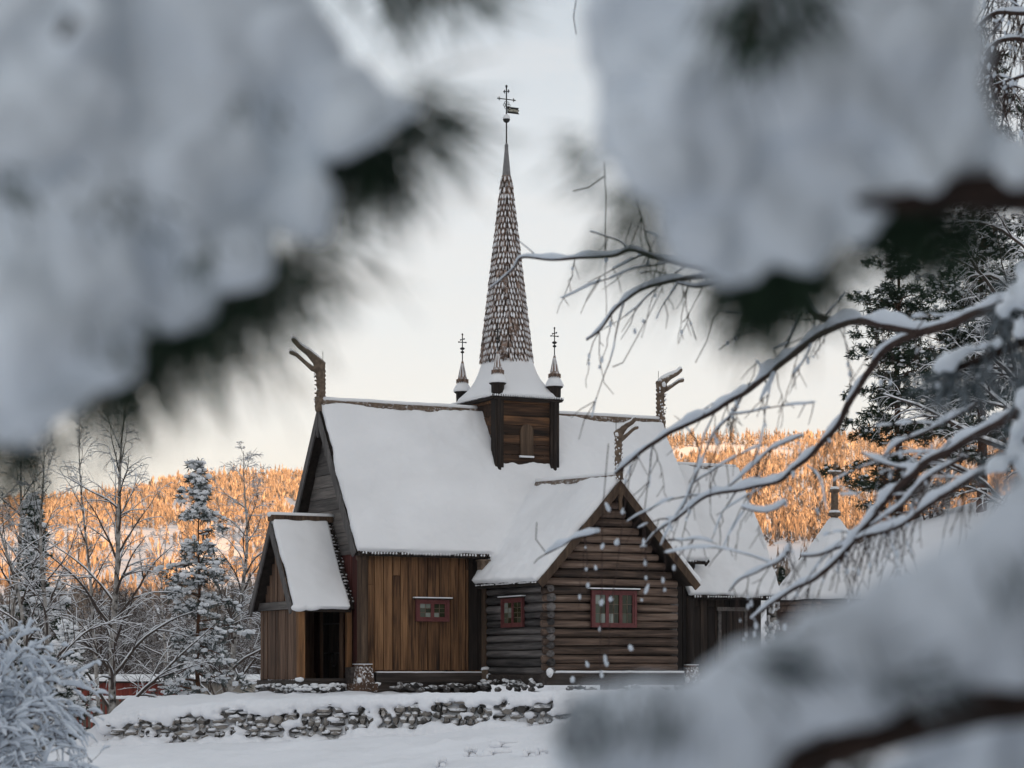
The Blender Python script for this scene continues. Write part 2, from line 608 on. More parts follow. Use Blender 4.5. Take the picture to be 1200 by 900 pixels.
cpart('snow', b, 'snow', po, shade=True)
# sill under the log walls
b = MB(); b.box(TX0 - .14, TX1 + .2, TF - .17, TF + .12, -.12, .2); b.box(TX0 - .12, TX0 + .12, TF + .12, -.05, -.12, .15)
sill = cpart('sill_beam', b, 'beam')
b = MB(); b.tube([(TX0 - .1 + i * .2, TF - .13, .215 + nz(i * .7, 31) * .01) for i in range(21)], .085, 8, .4)
cpart('snow', b, 'snow', sill, shade=True)
b = MB()
for i in range(20):
    b.lump((TX0 - .15 - rng.uniform(0, .12), rng.uniform(TF, -.1), rng.uniform(-.25, -.05)), (.1, rng.uniform(.1, .22), rng.uniform(.06, .1)), rng)
for i in range(16):
    b.lump((rng.uniform(TX0, TX1), TF - .25, rng.uniform(-.3, -.16)), (rng.uniform(.1, .22), .1, .07), rng)
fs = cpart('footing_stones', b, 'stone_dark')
b = MB()
for i in range(22):
    b.lump((TX0 - .2 - rng.uniform(0, .12), rng.uniform(TF, -.1), rng.uniform(-.15, .02)), (.07, rng.uniform(.05, .14), .045), rng)
b.lump((TX0 - .12, TF - .3, .2), (.1, .1, .13), rng)
cpart('snow', b, 'snow', fs, shade=True)

# --- roof boards
roof = MB()
roof.slab((-.3, -.35, EZ), (10.3, -.35, EZ), (10.3, YC, RZ_), (-.3, YC, RZ_), .06)
roof.slab((-.3, 4.61, EZ), (10.3, 4.61, EZ), (10.3, YC, RZ_), (-.3, YC, RZ_), .06)
RB = RR + .13
roof.slab((3.17, -3.9, ER), (3.17, -.38, ER + .05), (TC, .75, RB), (TC, -3.9, RR), .06)
roof.slab((7.78, -3.9, ER), (7.78, -.38, ER + .05), (TC, .75, RB), (TC, -3.9, RR), .06)
CE, CR, CY = 2.33, 6.02, 4.39
roof.slab((9.8, -.13, CE), (12.85, -.13, CE), (12.85, YC, CR), (9.8, YC, CR), .06)
roof.slab((9.8, CY, CE), (12.85, CY, CE), (12.85, YC, CR), (9.8, YC, CR), .06)
main_roof = cpart('roof', roof, 'dark_shingle')

# snow lying on nave, transept and chancel as one drift
s = MB()
TH = .15
s.slab((-.33, -.40, EZ + .0), (10.33, -.40, EZ + .0), (10.33, YC + .06, RZ_ + .13), (-.33, YC + .06, RZ_ + .13), TH + .06)
s.slab((-.33, 4.66, EZ + .0), (10.33, 4.66, EZ + .0), (10.33, YC - .06, RZ_ + .13), (-.33, YC - .06, RZ_ + .13), TH + .06)
s.slab((3.12, -3.94, ER + .0), (3.12, -.32, ER + .05), (TC + .05, .78, RB + .11), (TC + .05, -3.94, RR + .11), TH + .05)
s.slab((7.83, -3.94, ER + .0), (7.83, -.32, ER + .05), (TC - .05, .78, RB + .11), (TC - .05, -3.94, RR + .11), TH + .05)
s.slab((9.8, -.18, CE), (12.89, -.18, CE), (12.89, YC + .06, CR + .12), (9.8, YC + .06, CR + .12), TH + .05)
s.slab((9.8, CY + .05, CE), (12.89, CY + .05, CE), (12.89, YC - .06, CR + .12), (9.8, YC - .06, CR + .12), TH + .05)
# drift in the two valleys beside the transept
for sx in (-1, 1):
    s.tube([(TC + sx * (2.1 - 1.95 * t), -.42 + 1.15 * t, 2.75 + 2.45 * t) for t in (0, .2, .4, .6, .8, 1)], [.1, .2, .26, .26, .22, .15], 10)


def roof_bumps(me):
    bumps(.075, .7, seed=2.0)(me)
    bumps(.02, 2.6, seed=5.0)(me)
    bumps(.01, 6.0, seed=9.0)(me)


cpart('snow', s, 'roof_snow', main_roof, remesh=.05, relax=6, disp=roof_bumps)

# shingle ends along the eaves
def eave_teeth(mb, a, c, step=.085, drop=.07, out=(0, 0, 0), w=.06, rg=rng):
    a, c = Vector(a), Vector(c)
    d = (c - a)
    n = int(d.length / step)
    d = d.normalized()
    o = Vector(out)
    for i in range(n):
        p = a + d * (i * step + .01)
        q = p + d * w
        dz = drop * rg.uniform(.8, 1.25)
        mb.prism([p, q, q + o * dz + Vector((0, 0, -dz)), (p + q) * .5 + o * dz * 1.2 + Vector((0, 0, -dz * 1.2)), p + o * dz + Vector((0, 0, -dz))], o * .02 + Vector((0, 0, .03)))


for p0, p1, out, drop in (((-.3, -.42, EZ + .03), (4.0, -.42, EZ + .03), (0, -.35, 0), .075), ((7.2, -.42, EZ + .03), (10.32, -.42, EZ + .03), (0, -.35, 0), .075),
                          ((3.14, -3.9, ER + .03), (3.14, -.35, ER + .06), (-.4, 0, 0), .04), ((9.95, -.2, CE + .03), (12.87, -.2, CE + .03), (0, -.35, 0), .07)):
    b = MB()
    eave_teeth(b, p0, p1, out=out, drop=drop)
    p0, p1 = Vector(p0), Vector(p1)
    o_ = Vector(out).normalized()
    b.hexa([p0 - o_ * .02 + Vector((0, 0, -.10)), p1 - o_ * .02 + Vector((0, 0, -.10)), p1 - o_ * .2 + Vector((0, 0, -.10)), p0 - o_ * .2 + Vector((0, 0, -.10))],
           [p0 - o_ * .02 + Vector((0, 0, -.03)), p1 - o_ * .02 + Vector((0, 0, -.03)), p1 - o_ * .2 + Vector((0, 0, -.03)), p0 - o_ * .2 + Vector((0, 0, -.03))])
    te = cpart('shingle_edge', b, 'dark_shingle', main_roof)
    b = MB()
    L = (p1 - p0).length
    d_ = (p1 - p0).normalized()
    for k in range(int(L / .085)):
        if rng.random() < .85:
            c = p0 + d_ * (k * .085 + .055) + o_ * .05 + Vector((0, 0, -drop * .45))
            b.lump(c + Vector((0, 0, drop * .1)), (.026, .026, drop * rng.uniform(.3, .6)), rng, .3)
    b.build('fringe_snow', M['roof_snow'], main_roof)
# snow-crusted shingle butts that show above the eave line
b = MB()
for x0, x1, y, z in ((.2, 3.7, -.40, EZ), (7.9, 10.2, -.40, EZ), (10.4, 12.7, -.18, CE)):
    x = x0
    while x < x1:
        if nz(x * 1.3, 5) > -.12:
            zz = z + .24 + nz(x * 2, 8) * .03
            yy = y - .12 + .24 / 1.6
            b.lump((x, yy - .035, zz - .03), (rng.uniform(.02, .06), .022, .015), rng)
        x += rng.uniform(.05, .13)
cpart('shingle_butts', b, 'dark_shingle', main_roof)


def barge(mb, e, a, w, ext, drop=Vector((0, 0, -1))):
    """a bargeboard from eave e to apex a, w deep below the slope"""
    e, a = Vector(e), Vector(a)
    d = (a - e).normalized()
    nrm = (drop - d * drop.dot(d)).normalized()
    mb.prism([e, a, a + drop * (w / max(.2, abs(nrm.dot(drop)))), e + nrm * w], ext)


for name, mat, data in (('bargeboard', 'barge_grey', [((-.34, -.42, EZ + .02), (-.34, YC, RZ_ + .1)), ((-.34, 4.68, EZ + .02), (-.34, YC, RZ_ + .1))]),
                        ('bargeboard', 'barge_brown', [((3.08, -3.95, ER + .02), (TC, -3.95, RR + .1)), ((7.87, -3.95, ER + .02), (TC, -3.95, RR + .1))]),
                        ('bargeboard', 'dark_plank', [((12.88, -.2, CE), (12.88, YC, CR + .1)), ((12.88, 4.5, CE), (12.88, YC, CR + .1)), ((10.33, -.42, EZ), (10.33, YC, RZ_ + .1)), ((10.33, 4.68, EZ), (10.33, YC, RZ_ + .1))])):
    for i, (e, a) in enumerate(data):
        b = MB()
        ext = (-.045, 0, 0) if mat == 'barge_grey' else ((0, -.05, 0) if mat == 'barge_brown' else (.045, 0, 0))
        barge(b, e, a, .22 if mat != 'barge_brown' else .20, ext)
        cpart(name, b, mat, main_roof)

# ridge boards with scalloped edge and a snow cap
def ridge_board(a, c, h=.12, cap=True, parent=None, scal=.42):
    a, c = Vector(a), Vector(c)
    L = (c - a).length
    d = (c - a).normalized()
    side = Vector((-d.y, d.x, 0)).normalized()
    n = max(6, int(L / .05))
    lo, hi = [], []
    for i in range(n + 1):
        p = a + d * (L * i / n)
        hi.append(p + Vector((0, 0, h)))
        lo.append(p + Vector((0, 0, -.025 - .04 * abs(math.sin(PI * L * i / n / scal)))))
    b = MB()
    for sg in (-1, 1):
        off = side * (.13 * sg)
        vs = [p + off * 1.15 for p in lo] + [p + off * .6 for p in hi] + [p + off * .95 for p in lo] + [p + off * .4 for p in hi]
        m = n + 1
        b.add(vs, [(i, i + 1, m + i + 1, m + i) for i in range(n)] + [(2 * m + i, 2 * m + i + 1, 3 * m + i + 1, 3 * m + i) for i in range(n)]
              + [(i, i + 1, 2 * m + i + 1, 2 * m + i) for i in range(n)] + [(m + i, m + i + 1, 3 * m + i + 1, 3 * m + i) for i in range(n)])
    o = cpart('ridge_board', b, 'carving', parent)
    if cap:
        b = MB()
        k = max(6, int(L / .2))
        b.tube([a + d * (L * i / k) + Vector((0, 0, h + .025 + nz(i * .5, a.x) * .012)) for i in range(k + 1)], .11, 8, .55)
        cpart('snow', b, 'roof_snow', o, shade=True)
    return o


ridge_board((-.3, YC, 7.40), (4.35, YC, 7.40))
ridge_board((6.4, YC, 7.40), (10.2, YC, 7.40))
ridge_board((TC, -3.9, 5.18), (TC, .55, 5.33), h=.09)
ridge_board((10.4, YC, 6.18), (12.8, YC, 6.18), h=.06)

# --- chancel
b = MB(); vert_planks(b, .28, 10, 12.5, 0, 2.4, 'x'); b.box(10, 12.5, .284, .36, 0, 2.5); b.box(10, 12.5, 3.9, 3.98, 0, 2.5)
b.box(12.42, 12.5, .36, 3.9, 0, 2.5)
b.prism([(12.42, .36, 2.5), (12.42, 3.9, 2.5), (12.42, YC, 5.7)], (.08, 0, 0))
cpart('plank_wall', b, 'dark_plank')
b = MB()
b.box(11.02, 11.12, .16, .226, .1, 1.95); b.box(11.9, 12.0, .16, .226, .1, 1.95); b.box(10.98, 12.04, .15, .226, 1.95, 2.06)
dr = cpart('door', b, 'grey_plank')
b = MB(); vert_planks(b, .222, 11.12, 11.9, .1, 1.95, 'x', th=.02)
cpart('door_leaf', b, 'dark_plank', dr)

# --- little red windows
def window(o0, ax, w, h, cols, rows, sash, snow_sill=True):
    """o0 = lower left outside corner, ax = direction along the wall; out = towards the yard"""
    o0 = Vector(o0)
    ax = Vector(ax)
    out = Vector((ax.y, -ax.x, 0))
    up = Vector((0, 0, 1))

    def bx(mb, u0, u1, v0, v1, d0, d1):
        c = [o0 + ax * u + out * d for u, d in ((u0, d0), (u1, d0), (u1, d1), (u0, d1))]
        mb.hexa([p + up * v0 for p in c], [p + up * v1 for p in c])
    fw = .072
    b = MB()
    bx(b, 0, w, 0, fw, 0, .07); bx(b, 0, w, h - fw, h, 0, .07); bx(b, 0, fw, fw, h - fw, 0, .07); bx(b, w - fw, w, fw, h - fw, 0, .07)
    iw = w - 2 * fw
    pw = iw / sash
    for i in range(sash):
        u0 = fw + i * pw
        m = .045
        bx(b, u0, u0 + m, fw, h - fw, .0, .05); bx(b, u0 + pw - m, u0 + pw, fw, h - fw, .0, .05)
        bx(b, u0 + m, u0 + pw - m, fw, fw + m, .0, .05); bx(b, u0 + m, u0 + pw - m, h - fw - m, h - fw, .0, .05)
    wo = cpart('window', b, 'red_paint')
    g, l = MB(), MB()
    for i in range(sash):
        u0 = fw + i * pw + .045
        ww = (pw - .09) / cols
        hh = (h - 2 * fw - .09) / rows
        for c in range(cols):
            for rr in range(rows):
                bx(g, u0 + c * ww, u0 + (c + 1) * ww, fw + .045 + rr * hh, fw + .045 + (rr + 1) * hh, .01 + rng.uniform(0, .003), .016)
        for c in range(1, cols):
            bx(l, u0 + c * ww - .008, u0 + c * ww + .008, fw + .045, h - fw - .045, .02, .028)
        for rr in range(1, rows):
            bx(l, u0, u0 + cols * ww, fw + .045 + rr * hh - .007, fw + .045 + rr * hh + .007, .0205, .027)
    cpart('pane', g, 'glass', wo)
    cpart('lattice', l, 'carving', wo)
    b = MB(); bx(b, -.07, w + .07, h, h + .03, 0, .13)
    cpart('drip_board', b, 'dark_plank', wo)
    b = MB(); bx(b, -.07, w + .07, h + .031, h + .06, 0, .125)
    cpart('snow', b, 'snow', wo)
    return wo


window((1.5, -.068, 1.55), (1, 0, 0), .96, .58, 2, 3, 2)
window((winx[0], TF - .09, winz[0] + .02), (1, 0, 0), winx[1] - winx[0], .95, 2, 3, 3)
window((TX0 - .08, -1.14, 1.38), (0, -1, 0), 1.24, .76, 2, 4, 2)

# --- tower on the ridge
tx0, tx1, ty0, ty1 = 4.52, 6.24, 1.13, 3.25
TZ0, TZ1 = 5.6, 7.86
b = MB()
z = TZ0
while z < TZ1 - .05:
    h = min(rng.uniform(.24, .36), TZ1 - z)
    for (x0, x1, y0, y1) in ((tx0, tx1, ty0 - .04, ty0 + .04), (tx0, tx1, ty1 - .04, ty1 + .04), (tx0 - .04, tx0 + .04, ty0, ty1), (tx1 - .04, tx1 + .04, ty0, ty1)):
        d = rng.uniform(0, .015)
        b.box(x0 - d, x1 + d, y0 - d, y1 + d, z + .006, z + h - .006)
    z += h
tower = cpart('tower', b, 'tower_plank')
for x in (tx0, tx1):
    for y in (ty0, ty1):
        b = MB(); b.box(x - .14, x + .12, y - .14, y + .12, TZ0, TZ1 + .05)
        b.tube([(x - .02, y - .14, TZ0), (x - .02, y - .14, TZ1)], .06, 8)
        cpart('corner_post', b, 'dark_plank', tower)
for x0, x1, z0 in ((tx0 + .1, tx1 - .1, 5.9),):
    b = MB(); b.box(x0, x1, ty0 - .09, ty0 - .03, TZ1 - .2, TZ1 - .02)
    cpart('plate_beam', b, 'beam', tower)
# arched shutter
b = MB()
pts = [(5.18, ty0 - .1, 6.13), (5.58, ty0 - .1, 6.13), (5.58, ty0 - .1, 6.84)]
pts += [(5.38 + .2 * math.cos(a), ty0 - .1, 6.84 + .2 * math.sin(a)) for a in [PI * k / 8 for k in range(1, 8)]] + [(5.18, ty0 - .1, 6.84)]
b.prism(pts, (0, .05, 0))
sh = cpart('shutter', b, 'barge_brown', tower)
b = MB(); b.tube([(5.14 + i * .05, ty0 - .1, 6.14) for i in range(10)], .03, 6)
cpart('snow', b, 'snow', tower, shade=True)

# bell-shaped foot of the spire, deep in snow
cx, cy = 5.36, 2.19
b = MB()
rings = [(7.74, 1.02, 1.22, 9), (7.80, 1.10, 1.30, 9), (7.90, 1.05, 1.25, 8), (8.0, .97, 1.15, 7), (8.1, .90, 1.05, 6), (8.2, .85, .96, 5), (8.35, .79, .86, 4), (8.55, .745, .78, 3), (8.75, .72, .73, 2.4), (8.92, .69, .69, 2.1), (8.98, .5, .5, 2)]
n = 48
vs, fs = [], []
for z, ax_, ay_, p in rings:
    for k in range(n):
        a = 2 * PI * k / n
        c_, s_ = math.cos(a), math.sin(a)
        rr = 1 / ((abs(c_) ** p + abs(s_) ** p) ** (1 / p))
        w = 1 + (.02 * nz(k * .7, z * 3) if z > 7.8 else 0)
        vs.append((cx + ax_ * rr * c_ * w, cy + ay_ * rr * s_ * w, z))
for i in range(len(rings) - 1):
    for k in range(n):
        fs.append((i * n + k, i * n + (k + 1) % n, (i + 1) * n + (k + 1) % n, (i + 1) * n + k))
fs += [tuple(range(n - 1, -1, -1)), tuple((len(rings) - 1) * n + k for k in range(n))]
b.add(vs, fs)
troof = MB(); troof.box(cx - 1.07, cx + 1.07, cy - 1.27, cy + 1.27, 7.68, 7.735)
eave_teeth(troof, (cx - 1.08, cy - 1.28, 7.78), (cx + 1.08, cy - 1.28, 7.78), out=(0, -.3, 0), drop=.05, step=.07, w=.05)
eave_teeth(troof, (cx - 1.08, cy - 1.28, 7.78), (cx - 1.08, cy + 1.28, 7.78), out=(-.3, 0, 0), drop=.05, step=.07, w=.05)
eave_teeth(troof, (cx + 1.08, cy - 1.28, 7.78), (cx + 1.08, cy + 1.28, 7.78), out=(.3, 0, 0), drop=.05, step=.07, w=.05)
tr = cpart('tower_roof', troof, 'dark_shingle')
fr = MB()
for k in range(30):
    fr.lump((cx - 1.04 + k * .0717, cy - 1.32, 7.775), (.026, .03, .035), rng, .3)
for k in range(35):
    fr.lump((cx - 1.12, cy - 1.24 + k * .0717, 7.775), (.03, .026, .035), rng, .3)
cpart('fringe_snow', fr, 'roof_snow', tr)
cpart('snow', b, 'roof_snow', tr, shade=True)

# spire of pointed shingles
def finial_cross(mb, x, y, z, s=1.0):
    mb.tube([(x, y, z), (x, y, z + .72 * s)], .016, 6)
    mb.ball((x, y, z + .24 * s), (.055, .055, .035))
    mb.ball((x, y, z + .34 * s), (.07, .07, .04))
    for zz, L, ax_ in ((.52, .11, 0), (.60, .08, 1)):
        d = Vector((L * s, 0, 0)) if ax_ == 0 else Vector((0, L * s * 1.4, 0))
        c = Vector((x, y, z + zz * s))
        mb.tube([c - d, c + d], .014, 5)
        mb.ball(c - d, (.024, .024, .024), 6, 5)
        mb.ball(c + d, (.024, .024, .024), 6, 5)
    mb.ball((x, y, z + .74 * s), (.028, .028, .035), 6, 5)


SZ0, SZ1, SR = 8.80, 14.9, .715
def spire_r(z):
    return SR * (SZ1 - z) / (SZ1 - SZ0) + .012
spx, spy = cx - .03, cy
b = MB(); b.lathe(spx, spy, [(spire_r(z) * .97, z) for z in (SZ0, 11, 13, 14.1)], 8, PI / 8)
spire = cpart('spire', b, 'dark_shingle')
b, sn = MB(), MB()
z = SZ0 + .05
row = 0
ca = math.cos(PI / 8)
while z < 14.0:
    h = .168
    r0 = spire_r(z)
    for fct in range(8):
        phi = fct * PI / 4
        nv = Vector((math.cos(phi), math.sin(phi), 0))
        tv = Vector((-math.sin(phi), math.cos(phi), 0))
        fw = 2 * r0 * math.sin(PI / 8)
        cnt = max(1, round(fw / .098))
        w = fw / cnt
        for q in range(cnt + (row % 2)):
            u = -fw / 2 + w * (q + (0 if row % 2 else .5))
            jit = rng.uniform(-.03, .03)
            u += rng.uniform(-.13, .13) * w
            def pt(uu, dz, out):
                zz = z + dz
                uu = max(-spire_r(zz) * .39, min(spire_r(zz) * .39, uu))
                return Vector((spx, spy, zz)) + nv * (spire_r(zz) * ca + out) + tv * uu
            hw = w * .46
            poly = [pt(u - hw * .75, h * 1.15, .006), pt(u + hw * .75, h * 1.15, .006), pt(u + hw, h * .3, .03), pt(u, -.03 + jit, .045), pt(u - hw, h * .3, .03)]
            b.prism(poly, nv * .016)
            side_ = .12 * nv.x + .1 * nv.y
            if rng.random() < .93 - side_ and nz(u * 3, z * 1.3, fct) > -.42:
                k = rng.choice((.3, .5, .65, .8, 1.0)) * rng.uniform(.85, 1.2) * (1 + .25 * nz(u * 5, z * 2.2, fct + 30))
                sh_ = rng.uniform(-.25, .25) * hw
                pl = [pt(u + sh_ * .5 - hw * .35 * k, h * rng.uniform(.85, 1.05), .022), pt(u + sh_ * .5 + hw * .35 * k, h * rng.uniform(.8, 1.05), .022), pt(u + sh_ + hw * .7 * k, h * rng.uniform(.4, .6), .04), pt(u + sh_ * .4, h * rng.uniform(.02, .2), .054), pt(u + sh_ - hw * .7 * k, h * rng.uniform(.4, .6), .04)]
                sn.prism(pl, nv * .012)
    z += h
    row += 1
shg = cpart('shingles', b, 'snowy_shingle', spire)
cpart('snow', sn, 'roof_snow', spire)
b = MB(); b.lathe(spx, spy, [(spire_r(14.05) + .035, 14.02), (spire_r(14.1) + .02, 14.06), (spire_r(14.1) + .012, 14.1), (.055, 14.78), (.05, 14.9), (.06, 14.92), (.045, 14.95), (.02, 15.0)], 12)
cpart('lead_cap', b, 'lead', spire)

# weather vane
b = MB()
b.tube([(spx, spy, 14.9), (spx, spy, 16.55)], [.022, .018], 8)
for zz, L, dv in ((16.22, .27, Vector((1, 0, 0))), (16.44, .16, Vector((0, 1, .18)))):
    c = Vector((spx, spy, zz))
    dv = dv.normalized()
    for sg in (-1, 1):
        e = c + dv * L * sg
        b.tube([c, e], .014, 6)
        b.tube([e - dv * sg * .045 - Vector((0, 0, .05)), e - dv * sg * .045 + Vector((0, 0, .05))], .014, 5)
        b.ball(e, (.022, .022, .022), 6, 5)
b.ball((spx, spy, 16.58), (.035, .035, .045), 8, 6)
for k in range(6):
    a = 2 * PI * k / 6
    c = Vector((spx + .075 * math.cos(a), spy - .02, 16.05 + .075 * math.sin(a)))
    b.tube([c + Vector((.035 * math.cos(2 * PI * q / 8), 0, .035 * math.sin(2 * PI * q / 8))) for q in range(9)], .009, 4)
vane = cpart('weather_vane', b, 'iron')
b = MB()
b.prism([(spx + .03, spy - .006, 15.84), (spx + .40, spy - .006, 15.84), (spx + .36, spy - .006, 15.9), (spx + .40, spy - .006, 15.94), (spx + .36, spy - .006, 15.98), (spx + .40, spy - .006, 16.02), (spx + .03, spy - .006, 16.02)], (0, .012, 0))
cpart('vane_flag', b, 'iron', vane)
cu = bpy.data.curves.new('lettering', 'FONT')
cu.body = 'Garmo'
cu.size = .13
cu.extrude = .002
tmp = bpy.data.objects.new('lettering', cu)
col.objects.link(tmp)
me = bpy.data.meshes.new_from_object(tmp.evaluated_get(bpy.context.evaluated_depsgraph_get()))
bpy.data.objects.remove(tmp)
me.name = 'lettering'
me.transform(Matrix.Translation((spx + .05, spy - .012, 15.895)) @ Matrix.Rotation(PI / 2, 4, 'X') @ Matrix.Scale(.82, 4, (1, 0, 0)))
me.materials.clear(); me.materials.append(M['gold'])
let = bpy.data.objects.new('lettering', me); col.objects.link(let); let.parent = vane
b = MB(); b.ball((spx, spy, 15.66), (.1, .1, .1), 16, 10)
bl = cpart('vane_ball', b, 'iron', vane, shade=True)
b = MB(); b.lathe(spx, spy, [(.104, 15.665), (.11, 15.68), (.1, 15.72), (.075, 15.77), (.03, 15.80)], 14)
cpart('snow', b, 'roof_snow', vane, shade=True)

# corner turrets
for x in (tx0 - .02, tx1 + .02):
    for y in (ty0 - .05, ty1 + .05):
        b = MB(); b.lathe(x, y, [(.13, 7.72), (.175, 7.85), (.18, 8.06), (.235, 8.10), (.245, 8.14)], 8, PI / 8)
        tu = cpart('turret', b, 'dark_plank')
        b = MB(); b.lathe(x, y, [(.25, 8.12), (.258, 8.16), (.235, 8.22), (.19, 8.3), (.145, 8.37), (.12, 8.42)], 16)
        cpart('snow', b, 'roof_snow', tu, shade=True)
        b = MB(); b.lathe(x, y, [(.155, 8.40), (.155, 8.46), (.13, 8.52), (.03, 8.98), (.02, 9.0)], 8)
        for k in range(16):
            a = 2 * PI * k / 16
            b.prism([(x + .155 * math.cos(a + d), y + .155 * math.sin(a + d), zz) for d, zz in ((-.16, 8.47), (.16, 8.47), (.14, 8.41), (0, 8.36), (-.14, 8.41))], (.02 * math.cos(a), .02 * math.sin(a), 0))
        cpart('turret_spire', b, 'snowy_shingle', tu)
        b = MB(); b.lathe(x, y, [(.128, 8.535), (.112, 8.6), (.05, 8.9), (.02, 8.98)], 7)
        cpart('spire_snow', b, 'roof_snow', tu, shade=True)
        b = MB(); finial_cross(b, x, y, 9.0)
        cpart('finial', b, 'iron', tu)

# --- dragon heads on three gables
def dragon(base, d, neck_h, jaw, lift, low, s=1.0):
    """base point on the ridge, d = horizontal direction the head looks"""
    base, d = Vector(base), Vector(d)
    up = Vector((0, 0, 1))
    b = MB()
    top = base + up * neck_h
    pts, rad = [], []
    for i in range(15):
        t = i / 14
        pts.append(base + up * (neck_h * t) + d * (.04 * math.sin(t * 9) * (1 - t) - .02))
        rad.append((.135 + .018 * math.sin(i * 2.4)) * s * (1 - .12 * t))
    b.tube(pts, rad, 10, .85)
    for i in range(9):                                       # carved mane along the nape
        t = i / 9
        b.ball(base + up * (neck_h * (.15 + .85 * t)) - d * .15 * s, (.045 * s, .045 * s, .05 * s), 7, 5)
        b.ball(base + up * (neck_h * (.12 + .85 * t)) + d * .12 * s, (.03 * s, .03 * s, .035 * s), 7, 5)
    b.ball(top, (.17 * s, .15 * s, .17 * s), 12, 8)
    # upper and lower jaw
    def jl(x, z):
        return top + d * x + up * z
    uj = [jl(-.1, .02), jl(.06 * jaw, .13 * s), jl(jaw * .4, .06 + lift * .42), jl(jaw * .75, lift * .74), jl(jaw * .93, lift * .95), jl(jaw, lift * 1.02)]
    b.tube(uj, [.14 * s, .15 * s, .10 * s, .078 * s, .08 * s, .05 * s], 12, .9)
    lj = [jl(-.03, -.08), jl(jaw * .25, -.1 * s + low * .1), jl(jaw * .55, low * .5 - .06 * s), jl(jaw * .85, low * .85), jl(jaw * 1.05, low * 1.02), jl(jaw * 1.1, low * 1.0)]
    b.tube(lj, [.11 * s, .085 * s, .062 * s, .06 * s, .07 * s, .05 * s], 12, .9)
    o = cpart('dragon_head', b, 'carving', remesh=.022, relax=2)
    b = MB()
    b.tube([p + up * r * .7 * s for p, r in zip(uj, (.13, .15, .12, .1, .095, .06))], [.07 * s, .10 * s, .08 * s, .07 * s, .07 * s, .03 * s], 8, .7)
    b.tube([p + up * .05 * s for p in lj[2:]], [.02, .04 * s, .05 * s, .03 * s], 6, .6)
    side = d.cross(up)
    for i in range(26):
        b.lump(base + up * rng.uniform(0, neck_h) + side * (.12 * s) + d * rng.uniform(-.16, .1) * s, (.022, .022, .03), rng)
    b.lump(top + up * .02 + side * .12 * s, (.08 * s, .08 * s, .09 * s), rng)
    cpart('snow', b, 'roof_snow', o, shade=True)
    b = MB(); b.tube([top - d * .1, top - d * .1 + up * .42], .008, 4)
    cpart('lightning_rod', b, 'iron', o)


dragon((-.32, YC, 7.2), (-1, 0, 0), 1.2, .78, .70, .33)
dragon((10.32, YC, 7.15), (1, 0, 0), 1.34, .68, .52, .2)
dragon((TC, -3.92, 5.15), (.45, -.9, 0), 1.12, .52, .42, .17, .8)

# small lamp box under the eave and finial hung in the gable tips
b = MB(); b.box(3.22, 3.44, -.5, -.25, 2.93, 3.16); b.box(3.18, 3.48, -.54, -.25, 3.16, 3.2)
cpart('lamp_box', b, 'carving')
b = MB(); b.lathe(TC, TF - .42, [(.03, 4.35), (.06, 4.42), (.05, 4.6), (.07, 4.72), (.04, 5.0)], 8)
cpart('gable_pendant', b, 'barge_brown')
b = MB(); b.lathe(-.36, YC, [(.03, 6.5), (.05, 6.56), (.05, 7.2)], 8)
cpart('gable_pendant', b, 'barge_grey')
b = MB(); b.tube([(-.1, YC - .25, 6.05), (-.26, YC - .25, 6.05)], .07, 8); b.box(-.14, -.04, YC - .35, YC - .15, 5.8, 6.1)
cpart('gable_hatch', b, 'grey_plank')

# --- west porch
PC, PH = 1.83, 1.5
pr0, prz, pez = 1.83, 4.14, 1.84
b = MB(); vert_planks(b, -1.5, .51, 3.16, .02, 1.85, 'y', splice=0, wmin=.14, wmax=.24)
vert_planks(b, -1.5, .58, 3.08, 2.08, 9, 'y', splice=0, wmin=.14, wmax=.24, top=lambda y: 3.98 - abs(y - PC) * 1.52)
b.box(-1.49, -1.44, .5, 3.16, .02, 2.0)
b.box(-1.5, 0, 3.16, 3.22, .02, 1.9)
pw = cpart('porch_wall', b, 'porch_plank')
b = MB(); b.box(-1.63, -1.43, .3, 3.36, 1.86, 2.07)
cpart('tie_beam', b, 'grey_plank', pw)
b = MB(); b.box(-1.62, -1.44, .36, .52, .0, 1.87)
cpart('porch_post', b, 'pale_post', pw)
b = MB(); b.box(-1.56, -1.4, 3.14, 3.28, .0, 1.87)
cpart('porch_post', b, 'porch_plank', pw)
b = MB(); b.box(-.24, -.1, .42, .54, .0, 1.9)
cpart('porch_post', b, 'pale_post', pw)
b = MB(); b.box(-1.66, -.14, .34, 3.3, -.16, .0); b.box(-1.5, -.05, .3, .5, -.02, .05); b.box(-.3, .0, .0, .4, -.2, .34)
cpart('porch_sill', b, 'beam', pw)
b = MB()
for i in range(24):
    b.lump((rng.uniform(-1.75, -1.6), rng.uniform(.3, 3.3), rng.uniform(-.4, -.14)), (.1, .15, .09), rng)
for i in range(22):
    b.lump((rng.uniform(-1.65, -.2), rng.uniform(.12, .3), rng.uniform(-.42, -.16)), (.13, .1, .08), rng)
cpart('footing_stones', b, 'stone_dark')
b = MB()
for i in range(30):
    b.lump((rng.uniform(-1.7, -.3), .2 + rng.uniform(-.1, .1), rng.uniform(-.24, -.1)), (rng.uniform(.06, .2), .1, .05), rng)
for i in range(16):
    b.lump((-1.72, rng.uniform(.3, 3.3), rng.uniform(-.18, -.1)), (.06, rng.uniform(.06, .2), .04), rng)
b.lump((-1.6, .34, .02), (.14, .12, .07), rng)
cpart('snow', b, 'snow', pw, shade=True)
